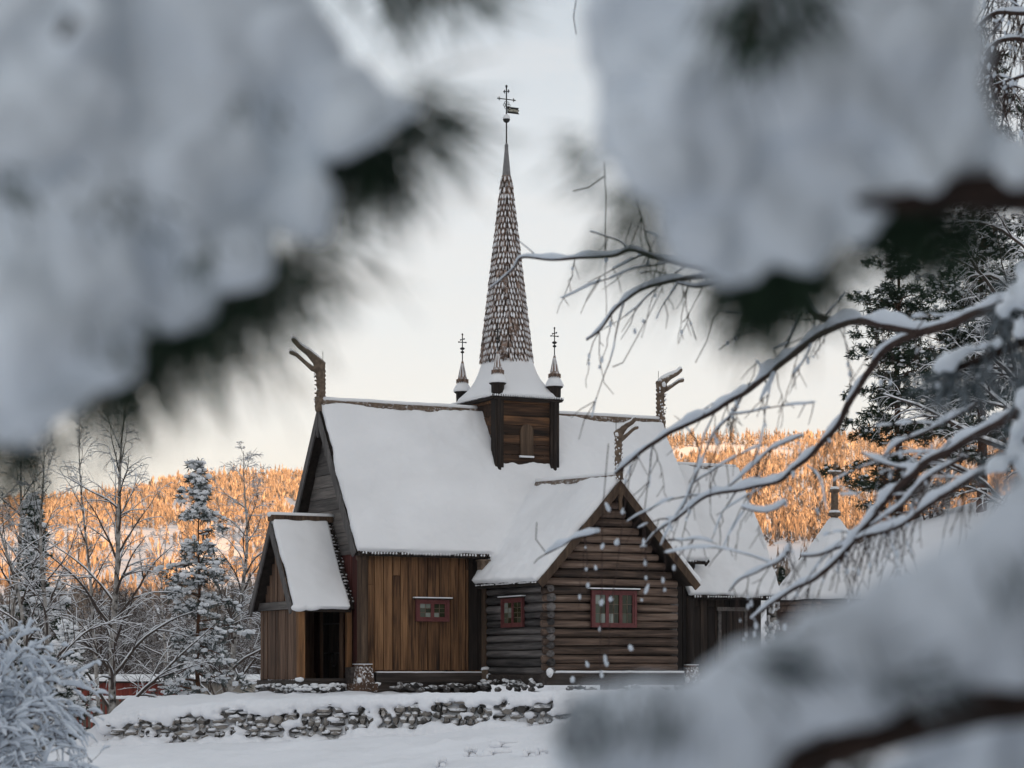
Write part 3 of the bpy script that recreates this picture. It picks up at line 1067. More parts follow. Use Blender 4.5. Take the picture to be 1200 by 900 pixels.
# door in the porch: planks, arched frame, iron ring
b = MB(); vert_planks(b, -.07, 1.05, 2.35, .05, 1.9, 'y', th=.04, splice=0)
dr = cpart('door', b, 'dark_plank')
for y_ in (1.02, 2.38):
    b = MB(); b.tube([(-.14, y_, .05), (-.14, y_, 1.9)], .07, 8)
    cpart('door_jamb', b, 'porch_plank', dr)
b = MB(); b.tube([(-.16, 1.5 + .18 * math.cos(2 * PI * k / 16), .55 + .18 * math.sin(2 * PI * k / 16)) for k in range(17)], .016, 6)
b.tube([(-.15, 1.1, .72), (-.15, 2.2, .72)], .02, 6); b.tube([(-.15, 1.1, 1.5), (-.15, 2.2, 1.5)], .02, 6)
cpart('door_handle', b, 'iron', dr)
# porch roof
b = MB()
pe0, pe1 = PC - PH, PC + PH
b.slab((-1.78, pe0, pez), (-.1, pe0, pez), (-.1, PC, prz), (-1.78, PC, prz), .05)
b.slab((-1.78, pe1, pez), (-.1, pe1, pez), (-.1, PC, prz), (-1.78, PC, prz), .05)
b.box(-1.7, -.15, pe0 + .02, pe0 + .14, pez - .06, pez)
proof = cpart('porch_roof', b, 'dark_shingle')
b = MB()
b.slab((-1.8, pe0 - .07, pez), (-.25, pe0 - .07, pez), (-.25, PC + .05, prz + .1), (-1.8, PC + .05, prz + .1), .15)
b.slab((-1.8, pe1 + .07, pez), (-.25, pe1 + .07, pez), (-.25, PC - .05, prz + .1), (-1.8, PC - .05, prz + .1), .15)
b.ball((-1.68, pe0 - .1, pez + .03), (.22, .14, .1)); b.ball((-1.3, pe0 - .09, pez + .04), (.25, .12, .08))
cpart('snow', b, 'roof_snow', proof, remesh=.035, relax=4, disp=bumps(.03, 1.2))
b, pv = MB(), MB()
for i in range(26):                                              # stepped shingle ends up the inner verge
    t = (i + .5) / 26
    y, z = lerp(pe0, PC, t), lerp(pez, prz, t)
    for dx in (-.09, -.01):
        b.box(-.16 + dx, -.10 + dx, y - .03, y + .035, z + .04, z + .17 + .02 * (i % 2))
    pv.lump((-.2 + rng.uniform(-.05, .03), y + .04, z + .2), (rng.uniform(.04, .1), .03, .03), rng, .3)
    pv.lump((-.1 + rng.uniform(-.05, .03), y + .05, z + .19), (.05, .02, .025), rng, .3)
eave_teeth(b, (-1.78, pe0 - .05, pez + .03), (-.1, pe0 - .05, pez + .03), out=(0, -.35, 0), drop=.04)
cpart('shingle_edge', b, 'dark_shingle', proof)
cpart('verge_snow', pv, 'roof_snow', proof)
for sg in (0, 1):
    b = MB(); barge(b, (-1.82, pe0 - .08 if sg == 0 else pe1 + .08, pez - .02), (-1.82, PC, prz + .06), .19, (-.045, 0, 0))
    cpart('bargeboard', b, 'barge_grey', proof)
b = MB(); b.box(-1.86, -.1, PC - .13, PC + .13, prz + .06, prz + .22)
rb = cpart('ridge_board', b, 'barge_brown', proof)
b = MB(); b.tube([(-1.88 + i * .18, PC, prz + .24) for i in range(11)], .145, 8, .45)
cpart('snow', b, 'roof_snow', proof, shade=True)
# ------------------------------------------------------------------ terrain
def wall_y(x):
    return table([(-14, 59), (-10.3, 58), (-4.1, 55.7), (1.2, 53.5), (12, 50.5)], x)


def wall_top(x):
    return table([(-10.5, .36), (-9.4, .55), (-6.5, .8), (-4.1, .92), (1.2, 1.05), (9, 1.1)], x)


def wall_base(x):
    return table([(-14, -.5), (-10.3, -.2), (-4.1, .02), (1.2, .47), (6, .7)], x)


def mound(x, y):
    """snowy bank that climbs on the right behind the church"""
    return table([(9.2, 0), (10.5, .9), (11.5, 2.9), (13, 5.0), (14.8, 6.2), (18, 7.2), (26, 8.6), (60, 14)], x) * smooth(64, 88, y) * (1 - .85 * smooth(97, 122, y))


def ground(x, y):
    yw = wall_y(x)
    # terrace the church stands on
    up = lerp(wall_top(x) + .05, 1.10, smooth(0, 4.5, y - yw))
    # lower yard in front
    lo = wall_base(x) - .35 * smooth(0, 9, yw - y) * (1 if x < 3 else .6)
    lo = lerp(lo, -.05, smooth(30, 5, y))
    step = smooth(-.12, .12, y - yw)
    h = lerp(lo, up, step)
    # the terrace ends on the left and the land falls away behind
    west = smooth(-10.2, -11.6, x) * smooth(50, 56, y)
    h = lerp(h, -.35, west)
    back = smooth(61.5 + .25 * max(-8, min(0, x + 5)), 80, y) if x < 8 else 0
    k = smooth(9.5, 6.5, x)
    h = lerp(h, -2.2 - .008 * max(0, y - 80), max(back, 0) * k)
    h += mound(x, y)
    h += nz(x * .35, y * .35) * .07 + nz(x * 1.1, y * 1.1, 4) * .05
    if y < 62:
        h += nz(x * 2.7, y * 2.7, 8) * .05 + max(0, nz(x * 1.6, y * 1.1, 18)) * .06 + nz(x * 4.5, y * 3.1, 28) * .045 * smooth(.0, .4, nz(x * .5, y * .4, 38) + .2)
        # trodden path crossing below the wall
        d = (yw - 3.4 + .25 * math.sin(x * .6)) - y
        if -12 < x < 8 and abs(d) < 1.6:
            h += -.07 * math.exp(-(d / .5) ** 2) + .05 * math.exp(-((d - .75) / .25) ** 2)
            h += nz(x * 5, y * 5, 2) * .05 * math.exp(-(d / .6) ** 2)
    return h


def spaced(segs):
    out = []
    for a, c, st in segs:
        n = max(1, int(round((c - a) / st)))
        out += [a + (c - a) * i / n for i in range(n)]
    return out + [segs[-1][1]]


xs = spaced([(-900, -200, 70), (-200, -60, 14), (-60, -16, 2.2), (-16, -12, .5), (-12, 5, .11), (5, 24, .6), (24, 60, 3), (60, 200, 14), (200, 900, 70)])
ys = spaced([(-900, -100, 80), (-100, -10, 10), (-10, 36, 2), (36, 43, .5), (43, 60.5, .11), (60.5, 95, .7), (95, 200, 7), (200, 700, 40)])
vs = [(x, y, ground(x, y)) for y in ys for x in xs]
nx = len(xs)
fs = [(j * nx + i, j * nx + i + 1, (j + 1) * nx + i + 1, (j + 1) * nx + i) for j in range(len(ys) - 1) for i in range(nx - 1)]
g = MB(); g.v, g.f = vs, fs
gr = g.build('ground', M['ground_snow'], shade=True)
tag(gr, 'trodden snow of the churchyard and the bank behind', 'ground', kind='structure')

# ------------------------------------------------------------------ far hillside
SKY = [(-900, 600), (-300, 592), (0, 590), (100, 584), (150, 579), (185, 568), (210, 563), (300, 559), (345, 556), (500, 540), (700, 522), (790, 516), (940, 513), (1100, 511), (1400, 505), (2200, 520)]
HY0, HY1 = 420.0, 2000.0


def hill_top(px):
    return CZ + (HOR - table(SKY, px)) / F * HY1


def hill(px, y):
    t = (y - HY0) / (HY1 - HY0)
    top = hill_top(px)
    if t <= 1:
        h = top * (.62 * t + .38 * t * t)
        h += (nz(px * .008, t * 5) * 10 + nz(px * .02, t * 11, 3) * 4) * t * (1 - t) * 3.4
    else:
        h = top - (t - 1) * 60
    return h - 4 * (1 - min(1, max(0, t) * 6))


pxs = [-900 + i * 22 for i in range(142)]
hys = [HY0 - 60 + i * 22 for i in range(96)]
vs = [((px - 600) / F * y, y, hill(px, y)) for y in hys for px in pxs]
nx = len(pxs)
fs = [(j * nx + i, j * nx + i + 1, (j + 1) * nx + i + 1, (j + 1) * nx + i) for j in range(len(hys) - 1) for i in range(nx - 1)]
g = MB(); g.v, g.f = vs, fs
tag(g.build('hills', M['hill_snow'], shade=True), 'snowy hillside across the valley', 'hill', kind='structure')

# the ridge behind the viewer that keeps the low sun off the churchyard
SUN_AZ, SUN_EL = Vector((.45, -.893, 0)).normalized(), R(5.0)
RD, RH = 1000.0, 189.0
sd = Vector((-SUN_AZ.y, SUN_AZ.x, 0))
vs, fs = [], []
prof = [(-700, 1.0), (-250, 1.0), (0, 1.0), (150, .8), (330, .4), (480, .12), (640, -.02)]
ku = 180
for i in range(ku + 1):
    u = -4500 + 9000 * i / ku
    for dd, hh in prof:
        p = SUN_AZ * (RD - dd) + sd * u
        vs.append((p.x, p.y, RH * hh * (1 + .23 * smooth(390, 640, u)) * (1 + (.02 * nz(u * .02, 3) if hh > 0 else 0))))
m_ = len(prof)
fs = [(i * m_ + j, (i + 1) * m_ + j, (i + 1) * m_ + j + 1, i * m_ + j + 1) for i in range(ku) for j in range(m_ - 1)]
g = MB(); g.v, g.f = vs, fs
tag(g.build('hills', M['hill_snow'], shade=True), 'ridge behind the viewer that shades the churchyard', 'hill', kind='structure')

# forest on the far hillside
rng = random.Random(11)
f = MB()


def clearing(px, py):
    c = 0
    if 770 < px < 930 and abs(py - 529 - .01 * (px - 800) - 3 * math.sin(px * .05)) < 5:
        c = 1
    if 790 < px < 1010 and 640 < py < 668 + 6 * math.sin(px * .03):
        c = 1
    if px < 345 and 622 < py < 698 and nz(px * .018, py * .05, 5) > -.12:
        c = .93
    if px < 330 and 585 < py < 630 and nz(px * .03, py * .08, 7) > .28:
        c = .85
    return c


def far_conifer(mb, p, h, w, rg):
    n = 17
    vs, fs = [], []
    for k in range(n):
        t = k / n
        r = w * (1 - t) ** .85 * rg.uniform(.55, 1.25)
        a = k * 2.4 + rg.uniform(-.6, .6)
        z = p.z + h * (.06 + .86 * t)
        c_, s_ = math.cos(a), math.sin(a)
        hw = r * rg.uniform(.4, .75) + .08
        ox, oy = p.x + r * c_, p.y + r * s_
        b = len(vs)
        vs += [(p.x - .06 * r * c_, p.y - .06 * r * s_, z + h * .17), (ox - s_ * hw, oy + c_ * hw, z - rg.uniform(0, .05) * h), (p.x + 1.25 * r * c_, p.y + 1.25 * r * s_, z - rg.uniform(.01, .06) * h), (ox + s_ * hw, oy - c_ * hw, z - rg.uniform(0, .05) * h)]
        fs.append((b, b + 1, b + 2, b + 3))
    b = len(vs)
    vs += [(p.x - .1, p.y, p.z + h * .8), (p.x + .1, p.y, p.z + h * .8), (p.x, p.y, p.z + h * 1.04)]
    fs.append((b, b + 1, b + 2))
    mb.add(vs, fs)


def far_birch(mb, p, h, w, rg):
    for k in range(13):
        a = rg.uniform(0, 2 * PI)
        rr = w * rg.uniform(.1, 1)
        top = h * rg.uniform(.6, 1) * (1 - .25 * rr / w)
        bz = h * rg.uniform(.1, .4)
        q = Vector((p.x + rr * math.cos(a), p.y + rr * math.sin(a), p.z + top))
        m = Vector((p.x + rr * .35 * math.cos(a), p.y + rr * .35 * math.sin(a), p.z + bz))
        s_ = Vector((rg.uniform(.3, .9), rg.uniform(-.4, .4), 0)) * (w * .26)
        mid = m.lerp(q, .6)
        mb.add([m, mid - s_, q, mid + s_], [(0, 1, 2, 3)])


cnt = 0
tries = 0
while cnt < 20000 and tries < 120000:
    tries += 1
    px = rng.uniform(-190, 440) if rng.random() < .55 else rng.uniform(730, 1390)
    y = HY0 + (HY1 - HY0) * (rng.random() ** .62) * 1.015
    z = hill(px, y)
    py = HOR - (z - CZ) / y * F
    if rng.random() < clearing(px, py):
        continue
    p = Vector(((px - 600) / F * y, y, z - .5))
    left = px < 500
    con = nz(px * .012, y * .006, 9) + rng.uniform(-.35, .35) > (.12 if left else -.12)
    h = rng.choice((5, 7, 8, 9, 10, 12, 14)) * rng.uniform(.8, 1.15) * (1.1 if con else .95) * (.75 if y < 800 else 1) * (.85 if left else .86)
    if con:
        far_conifer(f, p, h, h * .17, rng)
    else:
        far_birch(f, p, h, h * .22, rng)
    cnt += 1
tag(f.build('far_forest', M['frosted_wood']), 'frosted forest covering the far hillside in evening sun', 'forest', kind='stuff')

# ------------------------------------------------------------------ dry stone wall
rng = random.Random(23)
wx0, wx1 = -10.25, 3.6
wroot = empty('stone_wall', (-4.1, wall_y(-4.1), .4), 'low dry stone retaining wall half buried in snow below the church', 'stone wall')
org = wroot.location
st, sw = MB(), MB()
z_ = 0
row = 0
x = wx0
while x < wx1:                                                  # a dark core, then courses of fitted stones
    st.box(x, x + .5, wall_y(x) - .04, wall_y(x) + .2, wall_base(x) - .3, wall_top(x) - .12)
    x += .5
zz = -.45
while zz < 1.15:
    h = rng.uniform(.10, .22)
    x = wx0 + rng.uniform(0, .3)
    while x < wx1:
        ww = rng.choice((.14, .2, .28, .36, .5)) * rng.uniform(.85, 1.2)
        c = Vector((x + ww / 2, wall_y(x) - .12 + rng.uniform(-.06, .06), zz + h / 2 + rng.uniform(-.03, .03) + .03 * math.sin(x * 1.7)))
        if wall_base(x) - .2 < c.z < wall_top(x) - .02:
            hh = h * rng.uniform(.8, 1.35)
            pts = []
            for vx in ICO_V:
                q = Vector([math.copysign(abs(t) ** .7, t) for t in vx])
                pts.append((c.x + q.x * ww * .54 * rng.uniform(.8, 1.15), c.y + q.y * .2 * rng.uniform(.6, 1.25), c.z + q.z * hh * .54 * rng.uniform(.75, 1.2)))
            st.add(pts, ICO_F)
            if rng.random() < .62:                              # a little snow on the ledge of the stone
                sw.ball((c.x + rng.uniform(-.08, .08), c.y - .16, c.z + hh * .45), (ww * rng.uniform(.25, .5), .1, rng.uniform(.025, .06)), 7, 5)
        x += ww * rng.uniform(.95, 1.15)
    zz += h * .95
st.build('stones', M['stone'], wroot, org)
x = wx0 - .1
while x < wx1:                                                  # heavy cap that hangs over the face in uneven lobes
    y = wall_y(x)
    zt = wall_top(x)
    sw.ball((x, y + .12 + nz(x * 2, 1) * .05, zt + .05), (.3, .36, .12 + .05 * nz(x * 1.7, 9)), 8, 6)
    hang = max(0, nz(x * 1.1, 14) + .55 * nz(x * 3.7, 15) + .12)
    if hang > .02:
        sw.ball((x, y - .2, zt - .02 - hang * .22), (.13, .14, .07 + hang * .2), 8, 6)
    foot = nz(x * .8, 41) + .5 * nz(x * 2.9, 43) + (.12 if x < -4 else .2)
    if foot > 0:
        sw.ball((x, y - .36, wall_base(x) - .05), (.24, .3, .12 + .34 * foot), 8, 6)
    band = nz(x * 1.4, 61) + .4 * nz(x * 4.1, 63)
    if band > .3:
        sw.ball((x, y - .24, lerp(wall_base(x), zt, .5 + .4 * nz(x * 1.9, 66))), (.13, .12, .05 + .2 * (band - .1)), 7, 5)
    x += .11
if wx0:                                                         # rounded snowy end of the wall
    sw.ball((wx0 + .05, wall_y(wx0) + .1, wall_top(wx0) - .1), (.3, .4, .25), 10, 8)
sw.build('snow_cap', M['ground_snow'], wroot, org, remesh=.04, relax=2, disp=bumps(.04, 4.0))

# stones that break the snow on the slope in front
ROCKS = [((552, 884), .12, 'pointed brown stone breaking the snow near the bottom edge', .34), ((594, 876), .3, 'long flat stone breaking the snow below the wall', .1),
         ((583, 885), .27, 'low brown ledge stone just below the long flat stone', .08), ((622, 887), .14, 'small snow dusted stone beside the low ledge stone', .1), ((634, 892), .1, 'smallest brown stone beside the blurred snow heap', .07),
         ((517, 897), .1, 'small dark stone at the bottom edge of the slope', .12)]
for (px, py), w, lab, hh in ROCKS:
    Y = 49.0
    for _ in range(8):
        q = P(px, py, Y)
        Y += (q.z - ground(q.x, q.y)) * 18
        Y = min(53, max(43.5, Y))
    q = P(px, py, Y)
    q.z = ground(q.x, q.y)
    b = MB()
    for part_ in range(3 if w > .2 else 1):
        off = (part_ - 1) * w * .62 if w > .2 else 0
        pts = []
        for vx in ICO_V:
            d = Vector(vx)
            ww = w * (.5 if w > .2 else 1)
            pts.append((q.x + off + d.x * ww * rng.uniform(.7, 1.3), q.y + d.y * .2, q.z + .0 + d.z * max(.1, hh * .5) * rng.uniform(.6, 1.3)))
        b.add(pts, ICO_F)
    o = empty('rock', q, lab, 'rock')
    b.build('stone', M['stone'], o, q)
    b = MB()
    for part_ in range(4):
        b.ball((q.x + rng.uniform(-.7, .7) * w, q.y + .1, q.z + max(.1, hh * .5) * rng.uniform(.55, .8)), (w * rng.uniform(.5, .9), .3, .08), 9, 6)
    b.ball((q.x + w * .3, q.y - .12, q.z - .02), (w * .7, .18, .07), 9, 6)
    b.ball((q.x - w * .8, q.y - .1, q.z), (w * .5, .2, .09), 9, 6)
    b.build('snow', M['ground_snow'], o, q, shade=True)
# ------------------------------------------------------------------ trees
def bare_tree(rg, H, r0, lean=(0, 0), first=.18, n1=26, len1=.42, up1=55, n2=7, n3=6, droop=.3, seg=None, kink=.12, fork=None, snow_k=1.0, twig_r=.006, multi=1, gcurve=None):
    """trunk with three orders of limbs; returns (trunk, branches, snow) in local coordinates"""
    tr, br, sn = MB(), MB(), MB()

    def snow_on(pts, rad, k=1.0):
        out, rr = [], []
        m = len(pts)
        for i in range(m):
            t = (pts[min(i + 1, m - 1)] - pts[max(i - 1, 0)])
            hz = math.sqrt(max(0, 1 - (t.normalized().z) ** 2)) if t.length > 0 else 0
            q = (rad[i] * .75 + .006) * hz * snow_k * k
            q = max(.001, q * (1 + .5 * nz(pts[i].x * 3, pts[i].y * 3, pts[i].z * 3)))
            out.append(pts[i] + Vector((0, 0, rad[i] * .55 + q * .7)))
            rr.append(q)
        sn.tube(out, rr, 4, cap=False)

    def limb(p, d, L, r, lev):
        nseg = {1: 9, 2: 6, 3: 4}[lev]
        pts, rad, dirs = [p.copy()], [r], [d.copy()]
        for i in range(nseg):
            t = (i + 1) / nseg
            d = d + Vector((rg.uniform(-1, 1), rg.uniform(-1, 1), rg.uniform(-1, 1))) * kink
            d.z -= droop * (.06, .14, .3)[lev - 1] * (t * 1.6)
            d.normalize()
            p = p + d * (L / nseg)
            pts.append(p.copy()); rad.append(max(twig_r * .6, r * (1 - .82 * t))); dirs.append(d.copy())
        br.tube(pts, rad, {1: 5, 2: 4, 3: 3}[lev], cap=False)
        if lev < 3 or rg.random() < .7:
            snow_on(pts, rad, 1 if lev < 3 else .8)
        if lev < 3:
            cnt = n2 if lev == 1 else n3
            for k in range(cnt):
                t = rg.uniform(.15, 1) if lev == 1 else rg.uniform(.1, 1)
                i = min(nseg - 1, int(t * nseg))
                q = pts[i].lerp(pts[i + 1], t * nseg - i)
                dd = dirs[i]
                ax = dd.orthogonal().normalized()
                ax.rotate(Matrix.Rotation(rg.uniform(0, 2 * PI), 3, dd))
                nd = dd.copy()
                nd.rotate(Matrix.Rotation(R(rg.uniform(28, 58)), 3, ax))
                if lev == 1:
                    nd.z += .12
                nd.normalize()
                limb(q, nd, L * rg.uniform(.3, .55) * (1.15 - .5 * t), max(twig_r, rad[i] * .55), lev + 1)

    for mtr in range(multi):
        lx, ly = lean if multi == 1 else (lean[0] + rg.uniform(-.3, .3), lean[1] + rg.uniform(-.2, .2))
        nseg = 14
        h = H * (1 if mtr == 0 else rg.uniform(.7, .95))
        pts, rad = [], []
        ox, oy = (0, 0) if mtr == 0 else (rg.uniform(-.25, .25), rg.uniform(-.2, .2))
        sd = rg.uniform(0, 50)
        for i in range(nseg + 1):
            t = i / nseg
            pts.append(Vector((ox + lx * h * t * (.5 + .5 * t) + nz(sd, t * 2.2) * .05 * h * t, oy + ly * h * t + nz(sd + 7, t * 2.2) * .04 * h * t, h * t)))
            rad.append(max(.01, r0 * (1 - t) ** .8 * (1.25 if i == 0 else 1)))
        tr.tube(pts, rad, 8)
        snow_on([p + Vector((-.4 * r_, -.2 * r_, 0)) for p, r_ in zip(pts, rad)], rad, .6)
        for k in range(n1):
            t = first + (1 - first) * ((k + rg.random()) / n1) ** .9
            i = min(nseg - 1, int(t * nseg))
            q = pts[i].lerp(pts[i + 1], t * nseg - i)
            az = k * 2.4 + rg.uniform(-.5, .5)
            el = R(up1 + rg.uniform(-14, 14)) * (.65 + .5 * t)
            d = Vector((math.cos(az) * math.cos(el), math.sin(az) * math.cos(el), math.sin(el)))
            L = H * len1 * (1.05 - t) ** .65 * rg.uniform(.7, 1.1)
            limb(q, d, L, max(twig_r * 1.5, lerp(rad[i], rad[i + 1], .5) * .55), 1)
    return tr, br, sn


def make_tree(name, label, cat, loc, parts, mats, group=None):
    root = empty(name, loc, label, cat, group)
    for nm, mb, mt in zip(('trunk', 'branches', 'snow'), parts, mats):
        mb.build(nm, M[mt], root, shade=(nm == 'trunk'))
    return root


def conifer(rg, H, r0, first, rmax, step, droop, clump, ncl, snow_p=.7, needle_len=.16, prof=None, tri=7, snow_s=1.0, up=0.0, nbr=(3, 6), lvar=(.45, 1.2)):
    tr, nd, sn = MB(), MB(), MB()
    tr.tube([Vector((nz(i * .3, r0) * .12, nz(i * .3, 5 + r0) * .1, H * i / 12)) for i in range(13)], [max(.012, r0 * (1 - i / 12.3)) for i in range(13)], 8)
    z = H * first
    while z < H * .985:
        t = (z / H - first) / (1 - first)
        rad = rmax * (prof(t) if prof else (1 - t) ** .85)
        nb = rg.randint(*nbr)
        rot = rg.uniform(0, 6.3)
        for k in range(nb):
            az = rot + 2 * PI * k / nb + rg.uniform(-.5, .5)
            L = max(.12, rad * rg.uniform(*lvar))
            dh = Vector((math.cos(az), math.sin(az), 0))
            side = Vector((-dh.y, dh.x, 0))
            n = max(2, int(L / .24))
            z0 = z + rg.uniform(-.5, .5) * step
            el = up + .3 * t + rg.uniform(-.16, .16)
            dr_ = droop * rg.uniform(.5, 1.5)
            pts = []
            for i in range(n + 1):
                u = i / n
                pts.append(Vector((0, 0, z0)) + dh * (L * u) + Vector((0, 0, L * (el * u - dr_ * u * u) + nz(az * 3, u * 3, z0) * .16 * L)) + side * (nz(u * 2.5, az, z0 + 9) * .2 * L))
            tr.tube(pts, [max(.006, .03 * (1 - i / (n + .3)) * min(1.3, L)) for i in range(n + 1)], 4, cap=False)
            for i in range(1 if n > 2 else 0, n + 1):
                u = i / n
                if nz(az * 5, u * 6, z0 * 3) < -.28 and u < .9:
                    continue
                for c in range(ncl):
                    sp = L * .36 * (1 - .5 * u) * (rg.uniform(-1, 1))
                    p = pts[i] + side * sp + dh * rg.uniform(-.14, .14) + Vector((0, 0, -abs(sp) * rg.uniform(.0, .5) + rg.gauss(0, .07)))
                    for q in range(int(tri * 1.45)):
                        a = Vector((rg.gauss(0, 1), rg.gauss(0, 1), rg.gauss(-.15, .8)))
                        a.normalize()
                        a = (a + dh * .5).normalized() * needle_len * rg.uniform(.7, 1.4)
                        w = a.cross(Vector((rg.uniform(-1, 1), rg.uniform(-1, 1), rg.uniform(-1, 1)))).normalized() * needle_len * .085
                        nd.add([p - a * .15, p + a * .5 + w, p + a, p + a * .5 - w], [(0, 1, 2, 3)])
                    for q in range(3):
                        if rg.random() < snow_p:
                            s_ = clump * rg.uniform(.2, .62) * snow_s
                            o_ = Vector((rg.gauss(0, .5), rg.gauss(0, .5), rg.gauss(.2, .4))) * clump * .55
                            sn.lump((p.x + o_.x, p.y + o_.y, p.z + o_.z + s_ * .2), (s_ * rg.uniform(.6, 1.3), s_ * rg.uniform(.6, 1.3), s_ * rg.uniform(.35, .75)), rg, .35)
        z += step * rg.uniform(.7, 1.25) * (1 - .45 * t)
    return tr, nd, sn


def conifer_tree(name, label, loc, parts, bark='pine_bark', needles='needle', group=None, crown='crown'):
    root = empty(name, loc, label, 'tree', group)
    parts[0].build('trunk', M[bark], root, shade=True)
    parts[1].build('crown', M[needles], root)
    parts[2].build('snow', M['snow'], root)
    return root


def stand(px, py, Y):
    q = P(px, py, Y)
    return q


def on_ground(px, Y):
    x = (px - 600) / F * Y
    return Vector((x, Y, ground(x, Y) - .1))


TM = ('birch_bark', 'twig', 'snow')
# tall bare birch left of the church
q = on_ground(132, 74)
make_tree('birch_tree', 'tall bare birch with upswept snowy limbs left of the stone wall', 'tree', q,
          bare_tree(random.Random(5), CZ + (HOR - 452) / F * 74 - q.z, .15, lean=(.03, 0), first=.12, n1=28, len1=.38, up1=58, n2=6, n3=5, droop=.6, kink=.13, snow_k=1.1), TM)
q = on_ground(118, 88)
make_tree('birch_tree', 'slender bare birch just behind the tallest one by the red barn', 'tree', q,
          bare_tree(random.Random(6), CZ + (HOR - 478) / F * 88 - q.z, .1, lean=(-.06, 0), first=.3, n1=22, len1=.28, up1=62, n2=6, n3=5, droop=.7, kink=.14), TM)
q = on_ground(52, 58)
make_tree('birch_tree', 'leaning bare birch with two stems behind the snowy bush at the left edge', 'tree', q,
          bare_tree(random.Random(8), CZ + (HOR - 505) / F * 58 - q.z, .09, lean=(.12, 0), first=.22, n1=15, len1=.4, up1=58, n2=6, n3=4, droop=.35, kink=.14, multi=2), TM)
q = on_ground(8, 66)
make_tree('birch_tree', 'bare birch cut by the left picture edge, dark against the sky', 'tree', q,
          bare_tree(random.Random(9), CZ + (HOR - 500) / F * 66 - q.z, .11, lean=(.05, 0), first=.2, n1=20, len1=.36, up1=56, n2=6, n3=5, droop=.4, kink=.14), TM)
q = on_ground(268, 84)
make_tree('birch_tree', 'bushy bare tree with drooping twig tips close to the church porch', 'tree', q,
          bare_tree(random.Random(12), CZ + (HOR - 528) / F * 84 - q.z, .14, lean=(.05, 0), first=.14, n1=26, len1=.36, up1=54, n2=8, n3=8, droop=.7, kink=.2), TM)
q = on_ground(192, 108)
make_tree('birch_tree', 'low bare tree with frosted twigs between the birch and the snowy pine', 'tree', q,
          bare_tree(random.Random(14), CZ + (HOR - 600) / F * 98 - q.z, .1, lean=(.02, 0), first=.12, n1=22, len1=.42, up1=48, n2=7, n3=7, droop=.6, kink=.2), TM)

# conifers on the left
q = on_ground(233, 76)
conifer_tree('pine_tree', 'young snow laden pine with reddish trunk between birch and porch', q,
             conifer(random.Random(21), CZ + (HOR - 545) / F * 76 - q.z, .11, .25, 1.75, .62, .34, .24, 3, .62, .22, prof=lambda t: min(1, (t + .4) * 1.5) * (1 - t) ** .8 * 1.1 + .05, tri=8, up=.26, nbr=(2, 4), lvar=(.3, 1.3)), needles='frost_needle')
q = on_ground(38, 68)
conifer_tree('spruce_tree', 'dense snowy spruce behind the bush at the left edge', q,
             conifer(random.Random(22), CZ + (HOR - 585) / F * 68 - q.z, .13, .05, 1.75, .42, .42, .24, 3, .5, .2, tri=9))
q = on_ground(78, 63)
conifer_tree('spruce_tree', 'small low spruce weighed down with snow beside the end of the stone wall', q,
             conifer(random.Random(24), CZ + (HOR - 735) / F * 63 - q.z, .07, .03, 1.2, .34, .4, .22, 3, .6, .17, tri=8))
# conifers on the right bank
q = on_ground(1053, 90)
conifer_tree('pine_tree', 'tall dark pine with lightly snowed tiers on the snowy bank', q,
             conifer(random.Random(31), 14.2, .17, .07, 3.0, .62, .06, .22, 5, .16, .22, prof=lambda t: (1 - t) ** .6 * (.85 + .25 * math.sin(t * 37)), tri=9, up=.1, snow_s=.8))
q = on_ground(1150, 84)
conifer_tree('pine_tree', 'dark snowy pine behind the birch limbs at the right picture edge', q,
             conifer(random.Random(32), 17.0, .2, .12, 3.2, .55, .1, .24, 5, .26, .22, prof=lambda t: (1 - t) ** .5, tri=9, up=.1, snow_s=.9))
q = on_ground(1215, 62)
make_tree('birch_tree', 'bare birch full of frosted twigs at the upper right edge', 'tree', q,
          bare_tree(random.Random(33), 20.5, .2, lean=(-.02, 0), first=.18, n1=38, len1=.27, up1=46, n2=8, n3=9, droop=.9, kink=.2, snow_k=1.3), TM)
q = on_ground(1110, 104)
make_tree('birch_tree', 'bare birch with frosted crown between the two dark pines', 'tree', q,
          bare_tree(random.Random(34), 13.5, .14, lean=(.02, 0), first=.2, n1=30, len1=.3, up1=50, n2=8, n3=8, droop=.7, kink=.2, snow_k=1.3), TM)
q = on_ground(1090, 86)
make_tree('leafless_bush', 'leafless bush on the snowy bank under the dark pine', 'bush', q,
          bare_tree(random.Random(35), 1.7, .035, first=.05, n1=18, len1=.7, up1=35, n2=7, n3=6, droop=.3, kink=.2, multi=3, twig_r=.008), ('twig', 'twig', 'snow'))
# little spruces far below the right bank
q0 = None
for i, (px, Y, h) in enumerate([(880, 300, 7.5), (893, 318, 9.5), (905, 306, 10.5), (916, 330, 8), (926, 300, 9)]):
    if i == 0:
        parts = conifer(random.Random(36), 9, .12, .04, 1.5, .5, .3, .3, 3, .06, .4, tri=8)
    X = (px - 600) / F * Y
    zt = CZ + (HOR - (664 if i % 2 else 672)) / F * Y
    if q0 is None:
        q0 = conifer_tree('spruce_tree', 'small dark spruce in the gap between chancel roof and pyramid roof', (X, Y, zt - h), parts, group='spruces in the gap behind the chancel')
        q0.scale = (1, 1, h / 9)
    else:
        c = copy_tree(q0); c.location = (X, Y, zt - h); c.scale = (1, 1, h / 9)
# ground they stand on: a low knoll
kn = MB(); kn.ball((33, 318, 4), (26, 30, 8.5), 40, 20)
tag(kn.build('hill', M['hill_snow'], shade=True), 'small snowy knoll under the dark spruces', 'hill', kind='structure')

